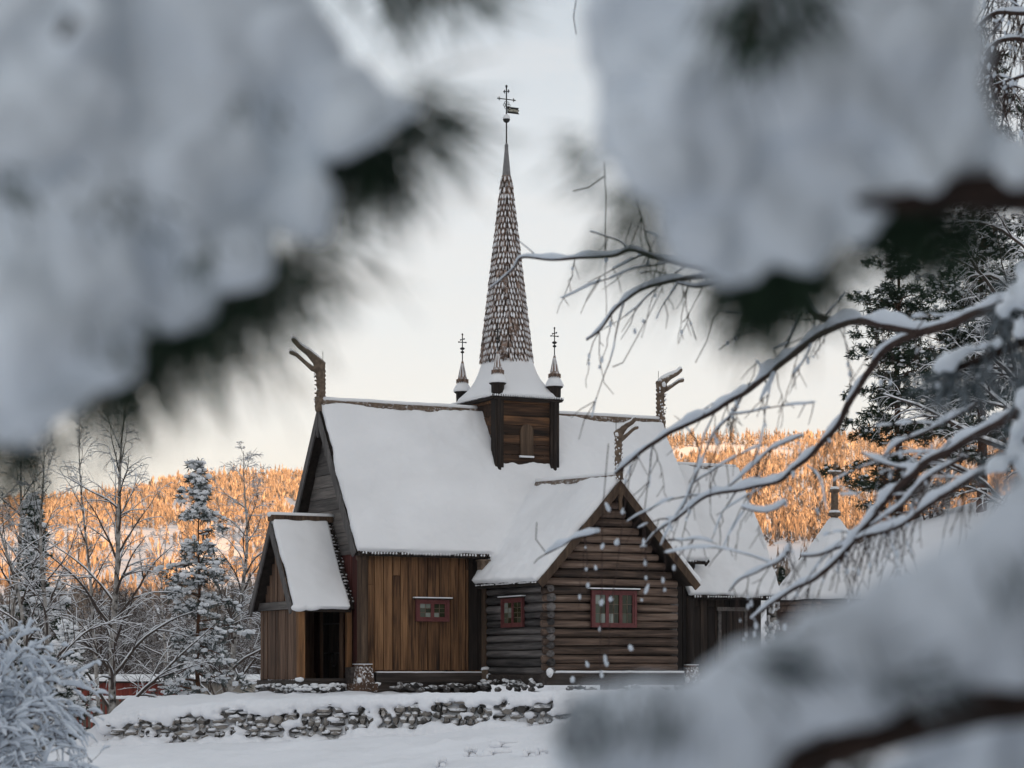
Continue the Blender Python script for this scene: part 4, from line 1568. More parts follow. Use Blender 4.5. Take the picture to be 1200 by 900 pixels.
# grey frosted thicket in the shade behind the birches: individual bare trees
protos = []
rg = random.Random(50)
for i in range(4):
    protos.append(bare_tree(random.Random(60 + i), 8.0, .1, lean=(rg.uniform(-.05, .05), 0), first=.08, n1=18, len1=.42, up1=52, n2=6, n3=6, droop=.6, kink=.22, snow_k=.42, twig_r=.012))
roots = []
spots = []
for i in range(90):
    Y = rg.uniform(128, 230)
    px = rg.uniform(-60, 345)
    spots.append((Y, px))
spots.sort()
for i, (Y, px) in enumerate(spots):
    x = (px - 600) / F * Y
    z = ground(x, Y) - .2
    top = rg.uniform(684, 735)
    h = (CZ + (HOR - top) / F * Y) - z
    if i < 4:
        root = make_tree('frosted_tree', 'bare grey tree in the frosted thicket behind the birches', 'tree', (x, Y, z), protos[i], ('twig', 'twig', 'snow'), 'frosted thicket trees')
        roots.append(root)
    else:
        root = copy_tree(roots[i % 4])
    root.location = (x, Y, z)
    s_ = h / 8.0
    root.scale = (s_ * rg.uniform(1, 1.5), s_ * rg.uniform(1, 1.5), s_)
    root.rotation_euler = (0, 0, rg.uniform(0, 6.28))
# same bare trees on the right, below the bank
for px, Y, top in ((1010, 130, 625), (1030, 140, 630), (985, 150, 640), (1050, 125, 618)):
    root = copy_tree(roots[px % 4])
    x = (px - 600) / F * Y
    z = ground(x, Y) - .2
    root['label'] = 'bare grey tree above the snowy bank beside the pyramid roof'
    root['group'] = 'bare trees above the bank'
    root.location = (x, Y, z)
    s_ = (CZ + (HOR - top) / F * Y - z) / 8
    root.scale = (s_ * 1.6, s_ * 1.6, s_)

# snow-bent bush in the left foreground
rg = random.Random(71)
bq = Vector(((-45 - 600) / F * 17, 17, -.25))
broot = empty('snowy_bush', bq, 'snow bent leafless bush close by in the lower left corner', 'bush')
wb, sb = MB(), MB()


def pillows(pts, rad, size):
    """snow cushions lying on a twig, with bare gaps between them"""
    n = len(pts)
    i = rg.randint(0, 2)
    while i < n - 1:
        m_ = min(rg.randint(2, 6), n - 1 - i)
        if m_ >= 1 and rg.random() < .74:
            sp, sr = [], []
            s0 = size * rg.uniform(.55, 1.25)
            for k in range(m_ + 1):
                u = k / m_
                t = (pts[min(i + k + 1, n - 1)] - pts[max(i + k - 1, 0)]).normalized()
                hz = math.sqrt(max(0, 1 - t.z * t.z))
                kk = s0 * (.35 + .65 * hz) * (.45 + .55 * math.sin(PI * min(.95, max(.05, u)))) * rg.uniform(.8, 1.2)
                sp.append(pts[i + k] + Vector((0, 0, kk * .8 + rad[i + k] * .4)))
                sr.append(kk)
            sp = [sp[0] + (sp[0] - sp[1]) * .18] + sp + [sp[-1] + (sp[-1] - sp[-2]) * .18]
            sr = [sr[0] * .35] + sr + [sr[-1] * .35]
            sb.tube(sp, sr, 7, .9)
        i += m_ + (0 if rg.random() < .5 else 1)


def twig(p, d, L, r, lev):
    n = 9 if lev == 1 else 6
    pts, rad = [p.copy()], [r]
    for i in range(n):
        t = (i + 1) / n
        d = d + Vector((rg.uniform(-1, 1), rg.uniform(-1, 1), rg.uniform(-1, 1))) * .22
        d.z -= .14 * t
        d.normalize()
        p = p + d * (L / n)
        pts.append(p.copy()); rad.append(max(.0018, r * (1 - .75 * t)))
    wb.tube(pts, rad, 4, cap=False)
    pillows(pts, rad, .023 if lev == 1 else .018)
    if lev == 1:
        for c in range(4):
            i = rg.randrange(2, n)
            dd = ((pts[i] - pts[i - 1]).normalized() + Vector((rg.uniform(-1, 1), rg.uniform(-1, 1), rg.uniform(-.6, .8))) * .9).normalized()
            twig(pts[i], dd, L * rg.uniform(.3, .6), max(.0022, rad[i] * .6), 2)


for k in range(46):
    a = rg.uniform(0, 2 * PI)
    rr = rg.uniform(.25, 1.08)
    tip = bq + Vector((math.cos(a) * rr, math.sin(a) * rr * .8, (2.25 * math.sqrt(max(.05, 1 - (rr / 1.25) ** 2))) * rg.uniform(.72, 1.0)))
    base = bq + Vector((rg.gauss(0, .1), rg.gauss(0, .1), 0))
    c1 = bq + Vector((math.cos(a) * rr * .25, math.sin(a) * rr * .2, (tip.z - bq.z) * .75))
    c2 = bq + Vector((math.cos(a) * rr * .7, math.sin(a) * rr * .6, (tip.z - bq.z) * 1.15))
    n = 16
    pts = []
    for i in range(n + 1):
        t = i / n
        q = base * (1 - t) ** 3 + c1 * (3 * t * (1 - t) ** 2) + c2 * (3 * t * t * (1 - t)) + tip * t ** 3
        pts.append(q + Vector((nz(k, t * 4) * .08, nz(k + 50, t * 4) * .08, nz(k + 90, t * 4) * .05)) * t)
    rad = [max(.003, .014 * (1 - .8 * i / n)) for i in range(n + 1)]
    wb.tube(pts, rad, 5, cap=False)
    pillows(pts[4:], rad[4:], .028)
    for c in range(9):
        i = rg.randrange(5, n + 1)
        dd = ((pts[i] - pts[i - 1]).normalized() + Vector((rg.uniform(-1, 1), rg.uniform(-1, 1), rg.uniform(-.7, .6))) * .8).normalized()
        twig(pts[i], dd, rg.uniform(.22, .5), max(.003, rad[i] * .7), 1)
wb.build('branches', M['near_twig'], broot, bq)
sb.build('snow', M['shaded_near_snow'], broot, bq, shade=True)

# ------------------------------------------------------------------ other buildings and fence
def barn(name, label, c, L, D, h, rise, wall, rz=0.0):
    root = empty(name, c, label, 'building', rz=rz)
    b = MB()
    x = -L / 2
    r_ = random.Random(int(L * 10))
    while x < L / 2 - .05:
        w = min(r_.uniform(.14, .22), L / 2 - x)
        b.box(x + .006, x + w - .006, -D / 2 - .03 - r_.uniform(0, .01), -D / 2, 0, h)
        x += w
    b.box(-L / 2, L / 2, -D / 2 + .002, D / 2, 0, h)
    for sx in (-1, 1):
        b.prism([(sx * (L / 2 - .05), -D / 2, h), (sx * (L / 2 - .05), D / 2, h), (sx * (L / 2 - .05), 0, h + rise * .9)], (.04, 0, 0))
    b.build('wall', M[wall], root)
    b = MB()
    for sg in (-1, 1):
        b.slab((-L / 2 - .3, sg * (D / 2 + .4), h - .1), (L / 2 + .3, sg * (D / 2 + .4), h - .1), (L / 2 + .3, 0, h + rise), (-L / 2 - .3, 0, h + rise), .08)
    ro = b.build('roof', M['dark_shingle'], root)
    b = MB()
    for sg in (-1, 1):
        b.slab((-L / 2 - .33, sg * (D / 2 + .43), h - .01), (L / 2 + .33, sg * (D / 2 + .43), h - .01), (L / 2 + .33, -sg * .04, h + rise + .1), (-L / 2 - .33, -sg * .04, h + rise + .08), .12)
    b.build('snow', M['roof_snow'], ro)
    return root


c = on_ground(110, 116); c.z = P(0, 798, 114).z - 2.9
barn('red_barn', 'long low red barn with snowy roof glimpsed behind the birch trunk', c, 8.4, 5, 2.9, .12, 'barn_red')
c = on_ground(262, 122); c.z = P(0, 797, 120).z - 2.8
barn('pale_shed', 'pale low shed with snowy roof left of the church porch', c, 3.6, 4, 2.75, .14, 'barn_pale')
# board fence by the barn
Y = 98.0
fz = P(0, 818, Y).z
froot = empty('board_fence', (P(70, 0, Y).x, Y, fz - 1.2), 'weathered upright board fence in front of the red barn', 'fence')
b, s_ = MB(), MB()
x = P(70, 0, Y).x
xe = P(300, 0, Y).x
r_ = random.Random(3)
while x < xe:
    b.box(x, x + .12, Y, Y + .03, fz - 1.6, fz - r_.uniform(0, .06))
    x += .2
b.build('boards', M['fence'], froot, froot.location)
b = MB()
for dz in (-.2, -.75):
    b.box(P(70, 0, Y).x, xe, Y + .034, Y + .09, fz + dz - .05, fz + dz + .05)
b.build('rails', M['fence'], froot, froot.location)
s_.tube([(lerp(P(70, 0, Y).x, xe, i / 40), Y + .03, fz + .03 + nz(i * .9, 3) * .03) for i in range(41)], .075, 6)
s_.build('snow', M['snow'], froot, froot.location)

# small log house with pyramid roof right of the chancel
gx, gy = (978 - 600) / F * 73, 73.0
gz = ground(gx, gy)
apex = CZ + (HOR - 606) / F * 73
ez = CZ + (HOR - 702) / F * 71.6
root = empty('log_house', (gx, gy, gz), 'small dark log house under a snowy pyramid roof with tall cross finial', 'building', rz=R(20))
hw = 1.32
b = MB()
z = -.5
while z < ez - gz - .1:
    r_ = .115
    b.tube([(-hw - .12, -hw, z), (hw + .12, -hw, z)], r_, 8); b.tube([(-hw - .12, hw, z), (hw + .12, hw, z)], r_, 8)
    b.tube([(-hw, -hw - .12, z + .1), (-hw, hw + .12, z + .1)], r_, 8); b.tube([(hw, -hw - .12, z + .1), (hw, hw + .12, z + .1)], r_, 8)
    z += .21
b.build('log_wall', M['log_front'], root)
b = MB(); b.lathe(0, 0, [(1.78 * 1.2, ez - gz - .06), (1.8 * 1.2, ez - gz - .02), (.1, apex - gz - .1)], 4, PI / 4)
ro = b.build('roof', M['dark_shingle'], root)
b = MB(); b.lathe(0, 0, [(1.80 * 1.2, ez - gz - .015), (1.84 * 1.2, ez - gz + .06), (1.72 * 1.2, ez - gz + .22), (.2, apex - gz - .05), (.08, apex - gz + .04)], 4, PI / 4)
b.build('snow', M['roof_snow'], ro, remesh=.06, relax=4, disp=bumps(.04, .9))
k = 73 / F
b = MB(); a0 = apex - gz - .1
b.tube([(0, 0, a0), (0, 0, a0 + .55), (0, 0, a0 + 1.0), (0, 0, a0 + 1.02), (0, 0, a0 + 1.78)], [.13, .12, .11, .06, .05], 8)
b.lathe(0, 0, [(.1, a0 + .1), (.2, a0 + .14), (.2, a0 + .24), (.1, a0 + .3)], 10)
b.lathe(0, 0, [(.08, a0 + .85), (.16, a0 + .9), (.16, a0 + .98), (.05, a0 + 1.05)], 10)
b.tube([(-.2, 0, a0 + 1.5), (.2, 0, a0 + 1.5)], .05, 8)
b.lathe(0, 0, [(.04, a0 + 1.38), (.1, a0 + 1.44), (.05, a0 + 1.56)], 8)
fi = b.build('finial', M['carving'], root)
b = MB(); b.tube([(-.21, 0, a0 + 1.56), (.21, 0, a0 + 1.56)], .06, 8, .5); b.ball((0, 0, a0 + .27), (.18, .18, .07)); b.ball((0, 0, a0 + 1.02), (.14, .14, .06))
b.build('snow', M['roof_snow'], fi, shade=True)
# snow-plastered birch stump by the chancel corner
q = P(905, 760, 66.5); q.z = ground(q.x, q.y)
root = empty('tree_stump', q, 'snow plastered pale trunk stub beside the chancel corner', 'tree stump')
b = MB(); zt = P(0, 706, 66.5).z
b.tube([q, q + Vector((.03, 0, 1)), Vector((q.x - .02, q.y, zt))], [.2, .17, .15], 10)
b.build('trunk', M['birch_bark'], root, q, shade=True)
b = MB()
r_ = random.Random(2)
for i in range(70):
    a = r_.uniform(PI, 2 * PI)
    zz = r_.uniform(q.z, zt)
    b.lump((q.x + .17 * math.cos(a), q.y + .17 * math.sin(a), zz), (.06, .05, r_.uniform(.05, .12)), r_)
b.lump((q.x, q.y, zt), (.22, .2, .08), r_)
b.build('snow', M['snow'], root, q, shade=True)
# ------------------------------------------------------------------ near branches
rng = random.Random(88)


def near_branch(name, label, cat, Y, lumps, wood, tufts, seed, voxel=.006, amp=.016, needle='near_needle', thick=.0011, split=True, dens=.6, snow='near_snow'):
    """lumps (px, py, r_px[, dy]) of snow lying on a branch; wood = polylines; tufts = needle fans (px, py, dir_deg, len_px, n)"""
    rg = random.Random(seed)
    root = empty(name, P(lumps[0][0], lumps[0][1], Y), label, cat)
    org = root.location
    k = Y / F
    b = MB()
    for l in lumps:
        c = P(l[0], l[1], Y + (l[3] if len(l) > 3 else rg.uniform(-.03, .03)))
        r = l[2] * k
        if not split or l[2] < 30:
            b.ball(c, (r, r * .8, r * .95), 12, 9)
            continue
        b.ball(c + Vector((0, .2 * r, 0)), (r * .84, r * .55, r * .82), 12, 9)        # a heap of clods, with hollows between
        m_ = 7 if l[2] > 70 else 5
        for q in range(m_):
            a = 2 * PI * (q + rg.uniform(-.3, .3)) / m_
            rr = rg.uniform(.35, .52)
            b.ball(c + Vector((math.cos(a) * r * rr, rg.uniform(-.3, .1) * r, math.sin(a) * r * rr)), (r * rg.uniform(.42, .56), r * rg.uniform(.35, .5), r * rg.uniform(.42, .54)), 12, 8)
    b.build('snow', M[snow], root, org, remesh=voxel, relax=7, disp=bumps(amp, 14))
    for line, r0, r1, dy in wood:
        b = MB()
        n = len(line)
        b.tube([P(x, y, Y + dy) for x, y in line], [lerp(r0, r1, i / (n - 1)) * k for i in range(n)], 10)
        b.build('branch', M['near_bark'], root, org, shade=True)
    b = MB()
    for px, py, ang, ln, cnt, *tdy in tufts:
        tdy = tdy[0] if tdy else .06
        for i in range(int(cnt * dens)):
            a = R(ang + rg.gauss(0, 30))
            off = Vector((rg.gauss(0, .016), rg.gauss(.0, .02), rg.gauss(0, .012)))
            p = P(px, py, Y + tdy) + off
            d = Vector((math.cos(a), rg.gauss(0, .35), -math.sin(a))).normalized()
            L = ln * k * rg.uniform(.7, 1.75)
            e = p + d * L + Vector((0, 0, -.12 * L))
            b.tube([p, p.lerp(e, .55) + Vector((0, 0, .03 * L)), e], [thick, thick, thick * .4], 3, cap=False)
    b.build('needles', M[needle], root, org)
    return root


# upper left: heavy pine bough
L1 = [(388, 152, 40), (60, 60, 120), (180, 60, 120), (290, 60, 100), (360, 95, 78), (415, 115, 55), (455, 120, 36), (484, 124, 20), (80, 200, 140), (220, 185, 118), (315, 190, 78), (350, 240, 50), (372, 268, 22),
      (60, 340, 130), (175, 310, 105), (262, 285, 66), (40, 430, 88), (12, 480, 62), (112, 405, 68), (-60, 100, 130), (-60, 250, 130), (-60, 400, 120), (250, -40, 110), (100, -40, 120), (345, 20, 45)]
W1 = [([(-120, 260), (60, 250), (220, 235), (330, 205), (430, 165), (478, 135)], 26, 5, .09), ([(60, 250), (180, 340), (270, 335), (315, 325)], 18, 5, .09), ([(-60, 300), (60, 400), (140, 440)], 18, 6, .09), ([(85, 20), (70, 45)], 8, 5, -.12)]
T1 = [(8, 215, 60, 16, 50, -.13), (112, 238, 80, 14, 30, -.13), (172, 245, 40, 14, 30, -.11), (150, 395, 60, 18, 40, -.11), (235, 300, 80, 18, 40, -.09), (300, 130, 70, 14, 25, -.11), (480, 128, 25, 90, 90), (470, 140, 50, 85, 70), (440, 165, 80, 70, 110), (425, 185, 110, 50, 130), (410, 175, 60, 60, 100), (395, 185, 95, 50, 90), (300, 320, 40, 90, 70), (285, 325, 90, 60, 150), (260, 340, 110, 60, 150), (235, 365, 95, 70, 130), (310, 330, 20, 80, 60), (320, 310, 60, 70, 60),  # the short tufts in front of the snow stand in for shaded hollows
      (245, 375, 70, 90, 60), (215, 375, 110, 60, 120), (150, 420, 95, 70, 140), (130, 440, 70, 80, 90), (165, 400, 60, 70, 100), (30, 500, 100, 60, 120), (10, 520, 80, 60, 90), (370, 265, 30, 80, 50), (345, 270, 80, 45, 60), (78, 35, 90, 45, 60)]
near_branch('pine_branch', 'large blurred snow heaped pine bough filling the upper left corner', 'branch', 2.0, L1, W1, T1, 1)
# tip of a bough at the very top
near_branch('pine_branch', 'dark needle tip hanging in at the top edge left of the spire', 'branch', 2.3, [(450, -40, 22), (520, -45, 25)],
            [([(380, -50), (470, -25), (560, -22)], 6, 3, .02)], [(450, -22, 60, 55, 70), (500, -20, 90, 45, 80), (540, -20, 40, 55, 70)], 2)
# upper right
L2 = [(1085, 190, 42), (745, 40, 64), (735, 115, 52), (722, 165, 36), (692, 195, 12), (800, 60, 100), (800, 165, 95), (828, 250, 70), (868, 300, 46), (900, 60, 120), (900, 180, 120), (930, 265, 58), (1000, 80, 120), (1010, 180, 88), (1085, 60, 72), (1100, 135, 78), (1165, 178, 46), (1215, 190, 50), (995, 240, 48), (1080, 5, 80), (800, -60, 120), (950, -60, 120), (1120, 90, 50)]
W2 = [([(1320, 228), (1200, 226), (1120, 226), (1060, 238), (1000, 236)], 36, 5, -.015), ([(1120, 225), (1080, 262), (1035, 270)], 22, 8, .06), ([(1000, 225), (930, 280), (880, 330)], 14, 5, .06)]
T2 = [(895, 330, 110, 60, 260), (910, 320, 80, 55, 220), (880, 315, 125, 55, 160), (930, 315, 60, 45, 160), (950, 305, 40, 45, 120), (1075, 245, 120, 60, 220), (1090, 265, 95, 45, 220), (1060, 240, 150, 45, 120), (1130, 255, 90, 50, 120), (1030, 250, 110, 26, 160), (690, 190, 160, 26, 60), (760, 245, 120, 70, 60), (750, 225, 140, 60, 50), (800, 290, 130, 60, 50), (885, 20, 90, 60, 10)]
o2 = near_branch('pine_branch', 'large blurred snow heaped pine bough filling the upper right corner', 'branch', 1.95, L2, W2, T2, 3)
near_branch('pine_twig', 'dark needle cluster in front of the snow on the upper right bough', 'branch', 1.74, [(905, -60, 26)], [([(900, -70), (890, 10), (880, 45)], 5, 3, 0)],
            [(870, 10, 100, 45, 80), (900, 5, 80, 55, 90), (930, 0, 70, 45, 70), (880, 40, 110, 40, 50)], 4)
# lower right: thick snowy limb
L3 = []
for (xa, ya, ra), (xb, yb, rb) in zip([(690, 852, 44), (712, 855, 58), (763, 843, 60), (823, 836, 60), (888, 816, 72), (958, 786, 74), (1028, 761, 76), (1112, 730, 84), (1182, 680, 86), (1242, 635, 90)],
                                      [(712, 855, 58), (763, 843, 60), (823, 836, 60), (888, 816, 72), (958, 786, 74), (1028, 761, 76), (1112, 730, 84), (1182, 680, 86), (1242, 635, 90), (1302, 595, 95)]):
    for q in range(3):
        L3.append((lerp(xa, xb, q / 3), lerp(ya, yb, q / 3), lerp(ra, rb, q / 3)))
L3 += [(674, 880, 36), (780, 905, 60), (860, 885, 58), (940, 855, 58), (1010, 828, 50), (700, 910, 50), (1180, 765, 55), (1100, 795, 40), (1260, 720, 80)]
W3 = [([(830, 935), (930, 898), (1010, 870), (1090, 844), (1150, 828), (1240, 815), (1330, 800)], 18, 30, -.015)]
T3 = [(690, 842, 110, 22, 60, -.06), (684, 858, 80, 20, 40, -.05), (768, 842, 100, 22, 60, -.07), (728, 818, 80, 14, 20, -.06), (905, 778, 15, 34, 50, -.08), (940, 784, 10, 24, 26, -.08), (1190, 670, 80, 30, 24, -.09), (1040, 800, 30, 30, 30, -.08), (1090, 790, 20, 30, 30, -.08)]  # tufts set before the snow, darkening it like shaded dips
near_branch('snowy_limb', 'thick blurred limb buried in snow across the lower right corner', 'branch', 1.9, L3, W3, T3, 5, amp=.012, split=False, dens=1.0, needle='near_frost', snow='shaded_near_snow')
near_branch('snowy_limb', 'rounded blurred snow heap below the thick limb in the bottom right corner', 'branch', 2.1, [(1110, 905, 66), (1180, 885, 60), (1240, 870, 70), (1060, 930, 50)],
            [([(1000, 960), (1120, 930), (1300, 900)], 12, 16, .03)], [(1030, 905, 150, 50, 50), (980, 900, 120, 40, 40)], 6, snow='shaded_near_snow')
# right edge, a little farther off
L4 = [(1200, 318, 16), (1188, 345, 14), (1178, 368, 11), (1212, 340, 22), (1132, 412, 11), (1112, 420, 12), (1150, 408, 9), (1097, 434, 9), (1098, 452, 8), (1168, 400, 9), (1196, 384, 12), (1205, 470, 18), (1196, 500, 14), (1188, 525, 13), (1172, 540, 13), (1158, 552, 9), (1205, 545, 18), (1145, 440, 8), (1160, 432, 6)]
W4 = [([(1330, 420), (1260, 400), (1200, 400), (1165, 415), (1120, 432)], 9, 4, .05), ([(1330, 530), (1260, 520), (1200, 530), (1165, 552)], 10, 4, .05), ([(1330, 360), (1250, 350), (1190, 380)], 9, 5, .05)]
T4 = [(1100, 440, 140, 30, 160), (1120, 430, 120, 34, 160), (1150, 420, 100, 34, 160), (1175, 360, 120, 30, 160), (1190, 350, 90, 40, 200), (1200, 500, 120, 36, 160), (1180, 530, 130, 34, 160), (1200, 450, 110, 40, 160), (1120, 440, 100, 30, 120), (1135, 450, 80, 30, 110), (1105, 455, 110, 26, 90), (1150, 435, 60, 30, 80), (1180, 390, 100, 34, 140), (1195, 410, 95, 34, 140), (1185, 375, 130, 26, 80), (1170, 400, 80, 26, 80), (1190, 560, 90, 28, 120), (1170, 562, 110, 24, 90), (1200, 575, 80, 26, 80), (1185, 330, 130, 20, 70), (1190, 440, 60, 24, 80)]
near_branch('pine_branch', 'snow laden pine sprays reaching in from the middle of the right edge', 'branch', 8.0, L4, W4, T4, 7, voxel=.014, amp=.03, needle='near_frost', thick=.0018, split=False, dens=.3)


# trunks just outside the frame that carry the limbs on the right
for nm, lab, px, Y, r_, mt, h in (('birch_tree', 'birch trunk just outside the right edge that carries the long snowy limbs', 1352, 10.0, .13, 'birch_bark', 7.5),
                                  ('birch_tree', 'birch trunk farther off outside the right edge with the drooping upper twigs', 1312, 19.3, .13, 'birch_bark', 11),
                                  ('pine_tree', 'slim pine trunk just outside the right edge that carries the frosted sprays', 1336, 8.0, .07, 'pine_bark', 4.5)):
    q = P(px, 790, Y)
    q.z = ground(q.x, Y) - .1
    b = MB()
    b.tube([q + Vector((nz(i * .5, px) * .1 if 0 < i else 0, 0, h * i / 8)) for i in range(9)], [r_ * (1.2 if i == 0 else 1 - .1 * i) for i in range(9)], 10)
    root = empty(nm, q, lab, 'tree')
    b.build('trunk', M[mt], root, q, shade=True)

# unseen pine the boughs grow on, added over the viewer to shade them
rg = random.Random(90)
over = empty('pine_tree', (2.1, .2, 0), 'unseen pine over the viewer just outside the picture, added to shade the near boughs', 'tree')
tr, nd = MB(), MB()
tr.tube([(0, 0, -.3), (.03, 0, 3), (0, .05, 9)], [.2, .17, .04], 10)
for i in range(46):
    z = rg.uniform(3.1, 8.6)
    az = rg.uniform(0, 2 * PI)
    L = rg.uniform(2.2, 4.4) * (.45 if math.cos(az) < -.2 else 1) * (1.1 - (z - 3) / 8)
    d = Vector((math.cos(az), math.sin(az), 0))
    pts = [Vector((0, 0, z)) + d * (L * u) + Vector((0, 0, .25 * L * u - .15 * L * u * u)) for u in (0, .25, .5, .75, 1)]
    pts = [Vector((p.x, p.y, max(p.z, 2.85 + .31 * max(0, p.y + .2)))) for p in pts]
    tr.tube(pts, [.05, .04, .03, .02, .01], 5)
    for u in range(60):
        t = rg.uniform(.25, 1)
        k = min(3, int(t * 4))
        c = pts[k].lerp(pts[k + 1], t * 4 - k) + Vector((rg.gauss(0, .28), rg.gauss(0, .28), rg.uniform(0, .25)))
        for q in range(3):
            a = Vector((rg.gauss(0, 1), rg.gauss(0, 1), rg.gauss(0, .5))).normalized() * rg.uniform(.12, .22)
            w_ = a.cross(Vector((rg.uniform(-1, 1), rg.uniform(-1, 1), 1))).normalized() * .05
            nd.add([c - a, c + w_, c + a, c - w_], [(0, 1, 2, 3)])
tr.build('trunk', M['pine_bark'], over, shade=True)
shade_spruce = None  # unseen spruces added behind the viewer to darken boughs and limbs
for i, (x, y, h) in enumerate(((5, -7, 13), (8, -3.5, 15), (11.5, -6, 17), (10.0, 1.5, 11), (16, -5, 18), (21, -9, 19), (14, -12, 18))):
    if shade_spruce is None:
        tp = conifer(random.Random(200), 12, .2, .03, 3.0, .5, .3, .3, 4, .1, .5, tri=7)
        shade_spruce = conifer_tree('spruce_tree', 'unseen dark spruce added behind the viewer to shade the near boughs', (x, y, -.2), tp, group='spruces added behind the viewer for shade')
        c = shade_spruce
    else:
        c = copy_tree(shade_spruce)
    c.location = (x, y, -.2)
    c.scale = (h / 12 * .9, h / 12 * .9, h / 12)
    c.rotation_euler = (0, 0, i * 1.3)
nd.build('crown', M['near_needle'], over)


# birch limbs, nearly sharp
def birch_limb(name, label, Y0, lines, seed, hang=1.0, extra=(), side=1.0):
    """lines: list of (points (px,py), r0, r1, snow_px); depth runs from Y0 (tips) towards the right edge"""
    rg = random.Random(seed)

    def W(px, py):
        return P(px, py, Y0 - (px - 600) / 600 * 4.0)
    root = empty(name, W(*lines[0][0][-1]), label, 'branch')
    org = root.location
    wd, sn, tw = MB(), MB(), MB()
    for li, (line, r0, r1, sp) in enumerate(lines):
        pts = []
        m = len(line)
        for i in range(m - 1):                              # soften the polyline
            a, c = line[i], line[i + 1]
            p_ = line[max(i - 1, 0)]
            n_ = line[min(i + 2, m - 1)]
            for q in range(6):
                t = q / 6
                pts.append(tuple(.5 * (2 * a[j] + (c[j] - p_[j]) * t + (2 * p_[j] - 5 * a[j] + 4 * c[j] - n_[j]) * t * t + (3 * a[j] - p_[j] - 3 * c[j] + n_[j]) * t ** 3) for j in (0, 1)))
        pts.append(line[-1])
        n = len(pts)
        w3, rad, s3, sr = [], [], [], []
        for i, (x, y) in enumerate(pts):
            t = i / (n - 1)
            jx, jy = nz(x * .03, y * .03, li) * 3, nz(x * .03, y * .03, li + 20) * 3
            p = W(x + jx, y + jy)
            k = p.y / F
            r = lerp(r0, r1, t) * k
            w3.append(p); rad.append(r)
            s = sp * k * (.62 + .62 * nz(x * .045, y * .045, li * 3.3 + seed) + .18 * nz(x * .15, y * .15, seed)) * (.35 + .65 * min(1, t * 3, (1 - t) * 6 + .3))
            s = max(.15 * k, s)
            s3.append(p + Vector((0, -.2 * s, r * .45 + s * .75))); sr.append(s)
        wd = MB()
        wd.tube(w3, rad, 8)
        wd.build('limb', M['near_twig'], root, org, shade=True)
        sn.tube(s3, sr, 8, .95)
        # thin side branches, each with its own line of snow
        L = sum(math.dist(pts[i], pts[i + 1]) for i in range(n - 1))
        for _ in range(int(L / 72 * side)):
            i = rg.randrange(3, n - 1)
            x, y = pts[i]
            x2, y2 = pts[i - 3]
            ang = math.atan2(y2 - y, x2 - x) + rg.choice((-1, 1)) * rg.uniform(.25, .9)
            ln = rg.uniform(30, 120)
            q2 = []
            for q in range(9):
                t = q / 8
                ang += rg.uniform(-.16, .16)
                x += math.cos(ang) * ln / 8
                y += math.sin(ang) * ln / 8 + 3.2 * t
                q2.append((x, y))
            tp = [W(*pts[i])] + [W(*q) for q in q2]
            k = tp[0].y / F
            rr_ = [lerp(1.2, .4, q / 9) * k for q in range(10)]
            tw.tube(tp, rr_, 5, cap=False)
            q = 0
            while q < 9:
                m2 = min(rg.randint(1, 4), 9 - q)
                if rg.random() < .8:
                    tt_ = (tp[min(9, q + m2)] - tp[q]).normalized()
                    s0 = rg.uniform(.9, 2.6) * k * (.3 + .7 * math.sqrt(max(0, 1 - tt_.z ** 2)))
                    a = [tp[q + v] + Vector((0, 0, s0 * .7)) for v in range(m2 + 1)]
                    sn.tube([a[0] + (a[0] - a[1]) * .2] + a + [a[-1] + (a[-1] - a[-2]) * .2], [s0 * .3] + [s0 * (.5 + .5 * math.sin(PI * (v + .5) / (m2 + 1))) * rg.uniform(.8, 1.2) for v in range(m2 + 1)] + [s0 * .3], 7)
                q += m2 + (rg.random() < .4)
            for e in range(2):
                v = rg.randrange(3, 10)
                b0 = tp[v]
                d2 = Vector((rg.uniform(-30, 12) * k, 0, -rg.uniform(12, 46) * k))
                tw.tube([b0, b0 + d2 * .5 + Vector((rg.uniform(-4, 4) * k, 0, 0)), b0 + d2], [.7 * k, .6 * k, .4 * k], 3, cap=False)
        # hanging twigs
        L = sum(math.dist(pts[i], pts[i + 1]) for i in range(n - 1))
        for _ in range(int(L / 24 * hang)):
            i = rg.randrange(2, n)
            x, y = pts[i]
            ln = rg.uniform(20, 95)
            dx = rg.uniform(-.55, .25)
            tp = []
            kx = rg.uniform(-.3, .3)
            for q in range(9):
                t = q / 8
                xx = x + dx * ln * t + kx * 14 * math.sin(t * 3) + rg.uniform(-1.4, 1.4)
                yy = y + ln * (t ** 1.15)
                tp.append(W(xx, yy))
            k = tp[0].y / F
            tw.tube(tp, [lerp(.85, .45, q / 8) * k for q in range(9)], 4, cap=False)
            for q in range(1, 9):
                if rg.random() < .10:
                    s = rg.uniform(1.2, 3.4) * k
                    sn.ball(tp[q] + Vector((0, 0, s * .5)), (s * .8, s * .8, s * rg.uniform(1, 1.9)), 7, 5)
                if rg.random() < .3:
                    e = tp[q] + Vector((rg.uniform(-12, 12) * k, 0, -rg.uniform(4, 22) * k))
                    tw.tube([tp[q], e], [.6 * k, .4 * k], 3, cap=False)
    for tpl in extra:
        line, beads = tpl
        pts = [W(x, y) for x, y in line]
        k = pts[0].y / F
        tw.tube(pts, .75 * k, 4, cap=False)
        for x, y, s, ar in beads:
            p = W(x, y)
            s *= .62
            sl_ = rg.uniform(-.5, .5)
            hh = s * k * max(1, ar) * 1.25
            sn.tube([p + Vector((sl_ * hh * v, 0, hh * v)) for v in (-1, -.8, -.3, .2, .7, 1)], [s * k * q * rg.uniform(.8, 1.15) for q in (.25, .7, 1, .9, .55, .15)], 8)
    tw.build('twigs', M['near_twig'], root, org)
